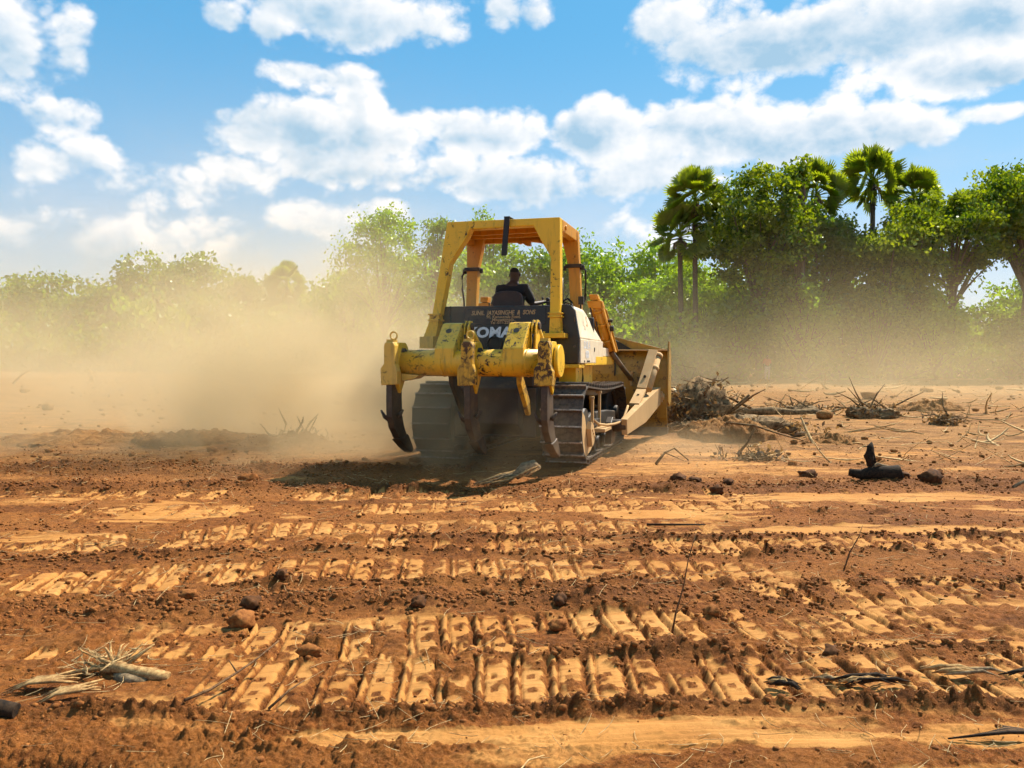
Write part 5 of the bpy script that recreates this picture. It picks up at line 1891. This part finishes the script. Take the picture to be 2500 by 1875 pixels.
def build_straw():
    rng = np.random.default_rng(9)
    n = 2400
    y = 2.0 + 12 * rng.random(n) ** 1.5
    x = (rng.random(n) * 2 - 1) * (y * .68 + .2)
    patch = pn(x * .8, y * 1.2, 44) > -.12
    x, y = x[patch], y[patch]
    h, pr = relief(x, y)
    paths = []
    for i in range(len(x)):
        a = rng.random() * 6.28
        l = rng.uniform(.03, .12) * (1 + .07 * y[i])
        tilt = rng.uniform(-.05, .35)
        d = np.array([math.cos(a), math.sin(a), tilt])
        k = rng.normal(0, .3, 3)
        k[2] = abs(k[2]) * .4
        t = np.linspace(-.5, .5, 4)[:, None]
        pts = np.array([x[i], y[i], h[i] + .008 + abs(tilt) * l * .5]) + d * l * t + k * l * (t ** 2)
        paths.append((pts, np.full(4, .0010 + .00016 * y[i])))
    V, F = np_tubes(paths, 3)
    o = np_mesh('straw_litter', V, F, 'straw', None, False)
    tag(o, 'pale root fibres and straw littered over the soil', None, None, 'stuff')


def stick(name, label, pts, r0, r1, mat, cat='stick', group='twigs and branches on the ground', forks=()):
    b = MB()
    pts = [Vector(p) for p in pts]
    k = len(pts)
    b.tube(pts, [r0 + (r1 - r0) * i / (k - 1) for i in range(k)], 8)
    for i, d, l in forks:
        p = pts[i]
        d = Vector(d).normalized()
        b.tube([p, p + d * l * .5 + Vector((0, 0, .02 * l)), p + d * l], [r1 * 1.1, r1 * .9, r1 * .4], 6)
    o = b.build(name, mat)
    return tag(o, label, cat, group)


def on_ground(x, y, dz=0.0):
    return (x, y, gz(x, y) + dz)


def build_wood():
    rng = np.random.default_rng(21)
    g = on_ground
    # uprooted root clump, lower left
    x, y = -1.92, 3.72
    rt = empty('root_clump', g(x, y, -.015), 0, 'uprooted pale root clump with splayed broken roots, lower left', 'root')
    rt.scale = (.72, .72, .60)
    b = MB()
    b.tube([(-.02, .02, .03), (.10, -.02, .07), (.22, -.07, .06), (.36, -.10, .045), (.46, -.10, .03)], [.034, .046, .040, .050, .034], 12)
    b.build('root_stock', 'pale_wood', rt)
    b = MB()
    b.tube([(.10, -.04, .00), (.20, -.12, .02), (.34, -.14, .01)], [.042, .046, .03], 10)
    b.build('lower_stub', 'grey_wood', rt)
    for k in range(13):
        a = R(95 + rng.uniform(-50, 75))
        l = rng.uniform(.14, .30)
        u = rng.uniform(.10, .65)
        p0 = Vector((.06 + rng.uniform(-.03, .05), .0, .08))
        d = Vector((math.cos(a) * (1 - .4 * u), math.sin(a) * .45, u)).normalized()
        q = Vector(rng.normal(0, .03, 3))
        b = MB()
        b.tube([p0, p0 + d * l * .4 + q, p0 + d * l * .75 + q * 1.5, p0 + d * l + q], [.016, .010, .006, .002], 7)
        b.build('root', 'pale_wood', rt)
    for pts in ([(.16, -.03, .09), (.24, .03, .17), (.30, .05, .22)], [(.0, 0, .06), (-.14, -.03, .05), (-.24, -.05, .02), (-.30, -.09, .0)], [(-.02, .0, .04), (-.12, .02, .08), (-.21, .07, .07)]):
        b = MB()
        b.tube(pts, [.018, .012, .006] if len(pts) == 3 else [.022, .016, .010, .004], 7)
        b.build('root', 'pale_wood', rt)
    V, F = np_tubes(strands(rng, 90, (-.02, .02, .10), (.10, .06, .05), .16, .0022), 4)
    np_mesh('rootlets', V, F, 'straw', rt, False)['kind'] = 'stuff'
    # splintered strips
    for x, y, ang, L, lab in ((-2.12, 3.56, .12, .30, 'splintered pale strip of wood left of the root clump'), (-1.93, 3.42, .25, .26, 'short split strip of pale wood in front of the root clump')):
        st = empty('wood_splinter', g(x, y, .035), ang, lab, 'wood piece')
        for k in range(7):
            b = MB()
            o = (k - 3) * .011
            l = L * rng.uniform(.75, 1.1)
            b.tube([(-l / 2, o * 1.8, -.03), (-l / 6, o, .008), (l / 5, o, .012), (l / 2, o * 1.5 + .01, rng.uniform(-.01, .03))], [.002, .007, .008, .003], 6)
            b.build('split_fibre', 'pale_wood', st)
    lo = MB()
    x, y = -2.16, 3.24
    lo.tube([g(x - .25, y + .02, .02), g(x, y, .03), g(x + .12, y, .02)], [.035, .04, .03], 12)
    tag(lo.build('log', 'dark_wood'), 'dark chunk of log cut off by the left border', 'log', 'logs lying in the field')
    # splintered wood at the edge of the machine's shadow
    x, y = .02, 9.50
    st = empty('torn_stump', g(x, y), .25, 'torn pale stump of wood at the edge of the bulldozer shadow', 'stump')
    for k in range(22):
        u = rng.uniform(-.5, .5)
        b = MB()
        l = rng.uniform(.25, .70)
        w = rng.normal(0, .02, 4)
        b.tube([(-l * .75, u * .16 + w[0], .02), (-l * .2, u * .22 + w[1], .07 + .05 * abs(u) + w[2]), (l * .25, u * .26 + w[3], .15 + w[0]), (l * .45, u * .36, .20 + rng.uniform(-.06, .07))], [.004, .012, .014, .003], 6)
        b.build('split_fibre', 'pale_wood' if k % 3 else 'grey_wood', st)
    b = MB()
    b.tube([(.02, .0, .10), (.14, .02, .19), (.26, .03, .22), (.33, .02, .18)], [.05, .075, .07, .03], 10)
    b.build('bark_curl', 'grey_wood', st)
    # charred stump on the right
    x, y = 4.36, 9.55
    st = empty('charred_stump', g(x, y, -.02), 0, 'charred black stump with an upright shard, right of the bulldozer', 'stump')
    st.scale = (.72, .72, .72)
    b = MB()
    b.tube([(-.40, .06, .12), (-.22, .0, .09), (.0, -.02, .12), (.2, -.08, .11), (.37, -.12, .14), (.40, -.13, .15)], [.06, .085, .13, .135, .13, .10], 12)
    b.build('fallen_trunk', 'dark_wood', st)
    b = MB()
    b.tube([(-.02, .0, .12), (-.06, .0, .26), (-.09, .01, .40), (-.06, .02, .55), (-.04, .02, .63)], [.035, .065, .085, .06, .010], 9)
    b.tube([(.02, .0, .24), (-.01, .0, .36), (-.01, .02, .48)], [.02, .035, .012], 7)
    b.build('upright_shard', 'dark_wood', st)
    b = MB()
    b.tube([(-.05, -.05, .20), (.03, -.06, .27), (.09, -.04, .25), (.22, -.05, .235)], [.03, .035, .03, .015], 7)
    b.build('torn_bark', 'grey_wood', st)
    # right foreground pieces
    for x, y, L, ang, lab, mt in ((1.47, 3.58, .20, -.55, 'pale wedge of wood stuck in the nearest crawler print', 'pale_wood'), (1.62, 3.52, .30, .05, 'black broken branch lying across the nearest print', 'dark_wood'),
                                  (2.08, 3.60, .34, -.18, 'long pale sliver of bark on the right hand print', 'pale_wood'), (2.40, 3.64, .25, .15, 'dark branch stub at the right border', 'dark_wood'),
                                  (1.20, 3.47, .16, -.6, 'short dark stick in the print right of the middle', 'dark_wood')):
        wd = empty('wood_piece', g(x, y, .02), ang, lab, 'wood piece', 'wood pieces on the nearest crawler print')
        for k in range(8):
            b = MB()
            o = rng.uniform(-.5, .5) * .07
            l = L * rng.uniform(.45, 1.0)
            c = rng.uniform(-.25, .25) * L
            w = rng.normal(0, .008, 4)
            b.tube([(c - l / 2, o + w[0], .004), (c - l / 6, o * .7 + w[1], .014 + abs(w[2])), (c + l / 5, o * .8 + w[2], .020 + abs(w[3])), (c + l / 2, o * 1.2 + w[3], .004 + abs(w[0]))],
                   [.002, rng.uniform(.006, .013), rng.uniform(.005, .012), .001], 5)
            b.build('splinter', mt if k % 4 else ('pale_wood' if mt == 'dark_wood' else 'grey_wood'), wd)
    br = empty('bark_sticks', g(1.95, 3.02, .02), -.10, 'bundle of thin dark bark sticks, lower right', 'stick')
    for k in range(6):
        b = MB()
        o = (k - 2.5) * .018
        b.tube([(-.28 + .05 * k, o, .0), (-.05, o * .5, .025), (.15, -o * .4, .015), (.27, o * .8 - .02, .0)], [.003, .007, .008, .003], 6)
        b.build('strip', 'twig_wood' if k % 2 else 'dark_wood', br)
    # long twigs
    stick('twig', 'long bent brown twig slanting over the near print, left', [g(-1.36, 3.27, .01), g(-1.30, 3.40, .05), g(-1.24, 3.55, .07), g(-1.20, 3.68, .09), g(-1.13, 3.82, .13)], .007, .004, 'twig_wood', 'twig', forks=((2, (-.5, .4, .4), .08),))
    stick('twig', 'short dark twig right of the long bent twig', [g(-1.03, 3.33, .01), g(-.97, 3.42, .04), g(-.93, 3.52, .05)], .006, .003, 'twig_wood', 'twig')
    stick('twig', 'thin upright twig standing in the soil right of the middle', [g(.86, 4.25, -.02), g(.885, 4.27, .12), g(.93, 4.28, .26), g(.955, 4.28, .40), g(1.0, 4.3, .53)], .006, .002, 'twig_wood', 'twig', forks=((1, (.6, .1, .5), .12), (2, (-.5, .2, .7), .10)))
    stick('twig', 'curved pale root lying in the soil, bottom middle', [g(-.05, 2.66, .01), g(.02, 2.76, .025), g(.06, 2.86, .02), g(.12, 2.92, .01)], .004, .002, 'straw', 'twig')
    stick('twig', 'thin pale root with a kink at the lower left of centre', [g(-.62, 2.72, .01), g(-.56, 2.76, .03), g(-.50, 2.73, .02), g(-.42, 2.75, .01)], .003, .002, 'straw', 'twig')
    stick('twig', 'slender twig standing in the second print on the right', [g(2.35, 5.6, 0), g(2.40, 5.62, .10), g(2.47, 5.63, .22), g(2.50, 5.65, .30)], .006, .002, 'twig_wood', 'twig', forks=((1, (-.5, 0, .6), .10),))
    stick('twig', 'dark straight stick on the scraped soil right of centre', [g(1.20, 7.05, .02), g(1.45, 7.03, .03), g(1.72, 7.06, .02)], .011, .007, 'dark_wood', 'twig')
    stick('twig', 'bent pale branch over the low mound', [g(3.9, 14.2, .35), g(4.3, 14.1, .32), g(4.7, 14.0, .18), g(5.1, 13.9, .05)], .022, .010, 'dusty_brush', 'twig')
    stick('twig', 'forked pale branch beside the crawler track', [g(2.05, 11.3, .02), g(2.2, 11.45, .16), g(2.35, 11.5, .22), g(2.55, 11.45, .05)], .022, .008, 'dusty_brush', 'twig', forks=((1, (.5, -.2, -.2), .3),))
    stick('twig', 'small pale fork of wood at the right border behind the clods', [g(5.75, 9.1, .0), g(5.95, 9.15, .10), g(6.2, 9.2, .14), g(6.4, 9.2, .05)], .020, .010, 'grey_wood', 'twig', forks=((2, (-.2, 0, .8), .14),))
    # brush pushed up by the blade
    bx, by = 3.95, 16.1
    bp = empty('brush_pile', g(bx, by), 0, 'tall tangle of roots and brush pushed up at the end of the blade', 'brush pile')
    V, F = lump(rng, 1.0, (.60, .55, .64), 4)
    V = V * (1 + .22 * np.stack([fbm(V[:, 0] * 4, V[:, 1] * 4 + V[:, 2] * 5, 3, 3)] * 3, 1)) + np.array([-.28, .0, .32], np.float32)
    np_mesh('earth_core', V, F, 'dusty_brush', bp, False)
    V, F, tint = leaves(rng, rng.normal(0, 1, (34, 3)) * np.array([.34, .22, .24]) + np.array([-.2, -.15, .50]), np.full(34, .22), 26, .09)
    np_mesh('dead_leaves', V, F, 'leaf_dry', bp, False, {'tint': tint})['kind'] = 'stuff'
    V, F = np_tubes(strands(rng, 320, (-.22, -.1, .52), (.32, .25, .27), .42, .006, .2, None, .8), 4)
    np_mesh('tangled_roots', V, F, 'dusty_brush', bp, False)['kind'] = 'stuff'
    for k in range(4):
        a = rng.random(3)
        p = Vector((-.35 + .8 * a[0], -.3 + .3 * a[1], .25 + .8 * a[2]))
        d = Vector(rng.normal(0, 1, 3)) * .28
        b = MB()
        b.tube([p - d, p + Vector((0, 0, .06)), p + d, p + d * 1.4 + Vector((0, 0, -.08))], [.03, .026, .018, .006], 7)
        b.build('branch', 'dusty_brush', bp)
    b2 = empty('brush_pile', g(4.2, 15.6), 0, 'low skirt of roots and dark soil in front of the brush tangle', 'brush pile')
    V, F = lump(rng, 1.0, (1.35, .50, .36), 4)
    V = V * (1 + .2 * np.stack([fbm(V[:, 0] * 4, V[:, 1] * 4 + V[:, 2] * 5, 8, 3)] * 3, 1))
    np_mesh('earth_core', V, F, 'dusty_brush', b2, False)
    V, F, tint = leaves(rng, rng.normal(0, 1, (40, 3)) * np.array([.75, .25, .10]) + np.array([0, -.15, .18]), np.full(40, .22), 22, .09)
    np_mesh('dead_leaves', V, F, 'leaf_dry', b2, False, {'tint': tint})['kind'] = 'stuff'
    V, F = np_tubes(strands(rng, 240, (0, -.2, .20), (.75, .25, .13), .38, .005, .2, None, .8), 4)
    np_mesh('tangled_roots', V, F, 'dusty_brush', b2, False)['kind'] = 'stuff'
    # fallen log, root ball and branch heaps further right
    lg = empty('log', g(6.65, 21.6), -.06, 'long fallen log lying in the dusty field right of the brush', 'log', 'logs lying in the field')
    b = MB()
    b.tube([(-.95, 0, .10), (-.6, .05, .12), (-.1, .0, .09), (.4, .10, .10), (1.0, .05, .06), (1.5, .14, .07), (2.1, .10, .01)], [.12, .14, .115, .13, .10, .115, .07], 14)
    b.build('trunk', 'dusty_brush', lg)
    b = MB()
    b.tube([(-.95, 0, .2), (-1.02, 0, .38), (-.98, .02, .46)], [.10, .08, .03], 8)
    b.build('branch_stub', 'grey_wood', lg)
    for x, y, sx, hh, lab, n in ((9.35, 20.6, .8, .55, 'root ball with broken limbs sticking up, far right of the log', 9), (8.3, 23.0, .8, .30, 'heap of twigs and thin branches behind the log', 10), (5.1, 19.9, .8, .26, 'heap of dusty roots beside the brush tangle', 7),
                                 (10.1, 18.6, .35, .30, 'dark tuft of roots in front of the root ball', 4), (3.6, 12.0, .3, .14, 'small nest of roots on the soil beside the blade arm', 3), (-3.9, 14.2, .45, .14, 'dust veiled heap of stalks left of the bulldozer', 8)):
        rb = empty('branch_heap', g(x, y), 0, lab, 'branch heap', 'heaps of roots and branches in the field')
        V, F = lump(rng, 1.0, (sx * .8, sx * .5, hh * .5), 4)
        V = V * (1 + .45 * np.stack([fbm(V[:, 0] * 5, V[:, 1] * 5 + V[:, 2] * 5, 12, 3)] * 3, 1))
        np_mesh('earth_core', V, F, 'dusty_brush', rb, False)
        V, F, tint = leaves(rng, rng.normal(0, 1, (14, 3)) * np.array([sx * .6, sx * .3, .05]) + np.array([0, -.05, hh * .35]), np.full(14, .22), 18, .09)
        np_mesh('dead_leaves', V, F, 'leaf_dry', rb, False, {'tint': tint})['kind'] = 'stuff'
        V, F = np_tubes(strands(rng, 70, (0, -.1, hh * .4), (sx * .6, .2, hh * .25), .36, .006, .2, None, .8), 4)
        np_mesh('tangled_roots', V, F, 'dusty_brush', rb, False)['kind'] = 'stuff'
        for k in range(n):
            a = rng.uniform(-1, 1)
            p = Vector((a * sx * .7, rng.uniform(-.2, .2), hh * .4))
            d = Vector((rng.uniform(-1, 1), rng.uniform(-.3, .3), rng.uniform(-.05, .55))).normalized() * rng.uniform(.4, 1.0) * (.5 + hh)
            b = MB()
            b.tube([p, p + d * .5 + Vector(rng.normal(0, .05, 3)), p + d], [.026, .018, .006], 7)
            b.build('branch', 'dusty_brush', rb)
    b = MB()
    x, y = -22.9, 43.3
    b.tube([g(x, y, -.05), g(x + .05, y, .35), g(x - .08, y, .7)], [.24, .20, .05], 9)
    tag(b.build('pale_stump', 'pale_wood'), 'pale broken stump far off on the left in the dust', 'stump')
    stick('twig', 'pale curved stick on the far left field', [g(-25.2, 40.2, .1), g(-24.8, 40.2, .5), g(-24.3, 40.2, .8)], .06, .03, 'pale_wood', 'twig')
    # far rubble: small lumps of earth and roots on the field right of the machine
    lumps = [lump(rng, 1.0, (1, rng.uniform(.6, 1), rng.uniform(.6, .9)), 1) for _ in range(7)]
    Vs, Fs, o = [], [], 0
    for k in range(900):
        V0, F0 = lumps[k % 7]
        y = 11 + 34 * rng.random() ** 1.2
        x = rng.uniform(-.62, .66) * y
        if abs(x - 1.1) < 2.4 and y < 18:
            continue
        r = .024 * math.exp(rng.normal(0, .55)) * (.8 + y * .03)
        W = V0 * np.array([r * rng.uniform(.9, 1.4), r, r * rng.uniform(.8, 1.1)]) + np.array([x, y, gz(x, y) + r * .45])
        Vs.append(W)
        Fs.append(F0 + o)
        o += len(V0)
    tag(np_mesh('field_rubble', np.concatenate(Vs), np.concatenate(Fs), 'earth', None, False, {'press': np.full(sum(len(q) for q in Vs), .25)}), 'lumps of earth littering the field behind', None, None, 'stuff')
    paths = []
    for k in range(420):
        y = 11 + 34 * rng.random() ** 1.2
        x = rng.uniform(-.1, .66) * y
        if abs(x - 1.1) < 2.4 and y < 18:
            continue
        paths += strands(rng, 1, (x, y, gz(x, y) + .05), (.1, .1, .02), .5 + .02 * y, .004 + .0005 * y, .2, None, .5)
    V, F = np_tubes(paths, 3)
    tag(np_mesh('field_litter', V, F, 'straw', None, False), 'pale roots and stalks littering the field behind', None, None, 'stuff')


build_clods()
build_straw()
build_wood()

# ------------------------------------------------------------------ dust in the air
def dust_volume(name, label, x0, x1, y0, y1, z0, z1, build, col, aniso):
    b = MB()
    b.box(x0, x1, y0, y1, z0, z1)
    m, t = mat_new(name)
    P = t.new('ShaderNodeNewGeometry').outputs['Position']
    dens = build(t, P)
    v = t.new('ShaderNodeVolumePrincipled')
    v.inputs['Color'].default_value = (*col, 1)
    v.inputs['Anisotropy'].default_value = aniso
    t.put(v.inputs['Density'], dens)
    o = t.new('ShaderNodeOutputMaterial')
    t.t.links.new(v.outputs[0], o.inputs['Volume'])
    ob = b.build(name, m)
    tag(ob, label, None, None, 'stuff')
    return ob


DUST_COL = (.95, .74, .44)


def far_dust(t, P):
    x, y, z = t.sep(P)
    n = t.noise(t.v('MULTIPLY', P, (.095, .095, .16)), 1.0, 4, .55, .4)
    # thick and tall on the left, thin and low on the right
    left = t.step(t.m('DIVIDE', x, y), .14, -.26)
    hs = t.m('ADD', t.m('MULTIPLY', left, 3.6), 2.8)
    fall = t.m('EXPONENT', t.m('MULTIPLY', t.m('POWER', t.m('DIVIDE', t.m('MAXIMUM', z, 0.0), hs), 1.6), -1.0))
    base = t.m('ADD', t.m('MULTIPLY', left, -.009), .025)
    d = t.m('MULTIPLY', t.m('MULTIPLY', base, fall), t.step(n, .36, .62, .08, 2.0))
    edge = t.m('MULTIPLY', t.step(y, 19, 30), t.step(z, 21, 14))
    return t.m('MULTIPLY', d, edge)


def near_dust(t, P):
    x, y, z = t.sep(P)
    n = t.noise(t.v('ADD', t.v('MULTIPLY', P, (.42, .42, .50)), (1.7, 5.1, 2.2)), 1.0, 4, .55, .8)
    # rolls off the tracks and the ripper to the left, spreading and thinning as it drifts
    dx = t.m('SUBTRACT', -.6, x)                                   # metres to the left of the tail
    out = t.m('MAXIMUM', dx, 0.0)
    hs = t.m('ADD', 1.55, t.m('MULTIPLY', out, .05))
    fall = t.m('EXPONENT', t.m('MULTIPLY', t.m('POWER', t.m('DIVIDE', t.m('MAXIMUM', z, 0.0), hs), 1.5), -1.0))
    wx = t.m('MULTIPLY', t.step(dx, -1.3, .9), t.step(x, -13, -3.5, .12, 1.0))
    yc = t.m('ADD', 9.5, t.m('MULTIPLY', out, .12))
    wy = t.m('MULTIPLY', t.step(y, t.m('SUBTRACT', yc, .5), t.m('ADD', yc, 2.6)), t.step(y, 22, 14))
    d = t.m('MULTIPLY', t.m('MULTIPLY', fall, wx), wy)
    d = t.m('MULTIPLY', d, t.step(n, .40, .60, .0, 2.1))
    # dust whirling under the ripper and along the ground by the right track
    q = t.v('MULTIPLY', t.v('SUBTRACT', P, (-.1, 10.0, .35)), (.75, .8, 1.25))
    core = t.m('MULTIPLY', t.step(t.v('LENGTH', q), 1.15, .1), t.step(n, .3, .62, .1, .7))
    q2 = t.v('MULTIPLY', t.v('SUBTRACT', P, (2.4, 12.2, .05)), (.45, .35, 2.2))
    low = t.m('MULTIPLY', t.step(t.v('LENGTH', q2), 1.1, .1), t.step(n, .36, .62, .2, 1.4))
    q3 = t.v('MULTIPLY', t.v('SUBTRACT', P, (-1.7, 11.5, .60)), (.62, .80, .72))
    roll = t.m('MULTIPLY', t.step(t.v('LENGTH', q3), 1.1, .1), t.step(n, .34, .62, .4, 1.4))
    q4 = t.v('MULTIPLY', t.v('SUBTRACT', P, (-1.0, 10.75, .50)), (1.5, 2.2, 1.25))
    puffs = t.m('MULTIPLY', t.step(t.v('LENGTH', q4), 1.1, .2), t.step(n, .36, .58, .3, 1.3))
    q5 = t.v('MULTIPLY', t.v('SUBTRACT', P, (-3.6, 14.2, 1.3)), (.30, .33, .38))
    plume = t.m('MULTIPLY', t.step(t.v('LENGTH', q5), 1.1, .15), t.step(n, .38, .60, .05, 1.6))
    core = t.m('ADD', core, t.m('MULTIPLY', plume, 2.3))
    core = t.m('ADD', core, t.m('ADD', t.m('MULTIPLY', roll, 7.5), t.m('MULTIPLY', puffs, 9.0)))
    return t.m('ADD', t.m('ADD', t.m('MULTIPLY', d, .27), t.m('MULTIPLY', core, .12)), t.m('MULTIPLY', low, .12))


dust_volume('dust_cloud', 'tan dust rolling off the bulldozer and drifting to the left', -15.5, 4.6, 8.2, 22.5, -.3, 5.2, near_dust, DUST_COL, .25)
dust_volume('dust_haze', 'wide bank of dust hanging in front of the trees', -85, 62, 18.5, 98, -.4, 21, far_dust, DUST_COL, .25)
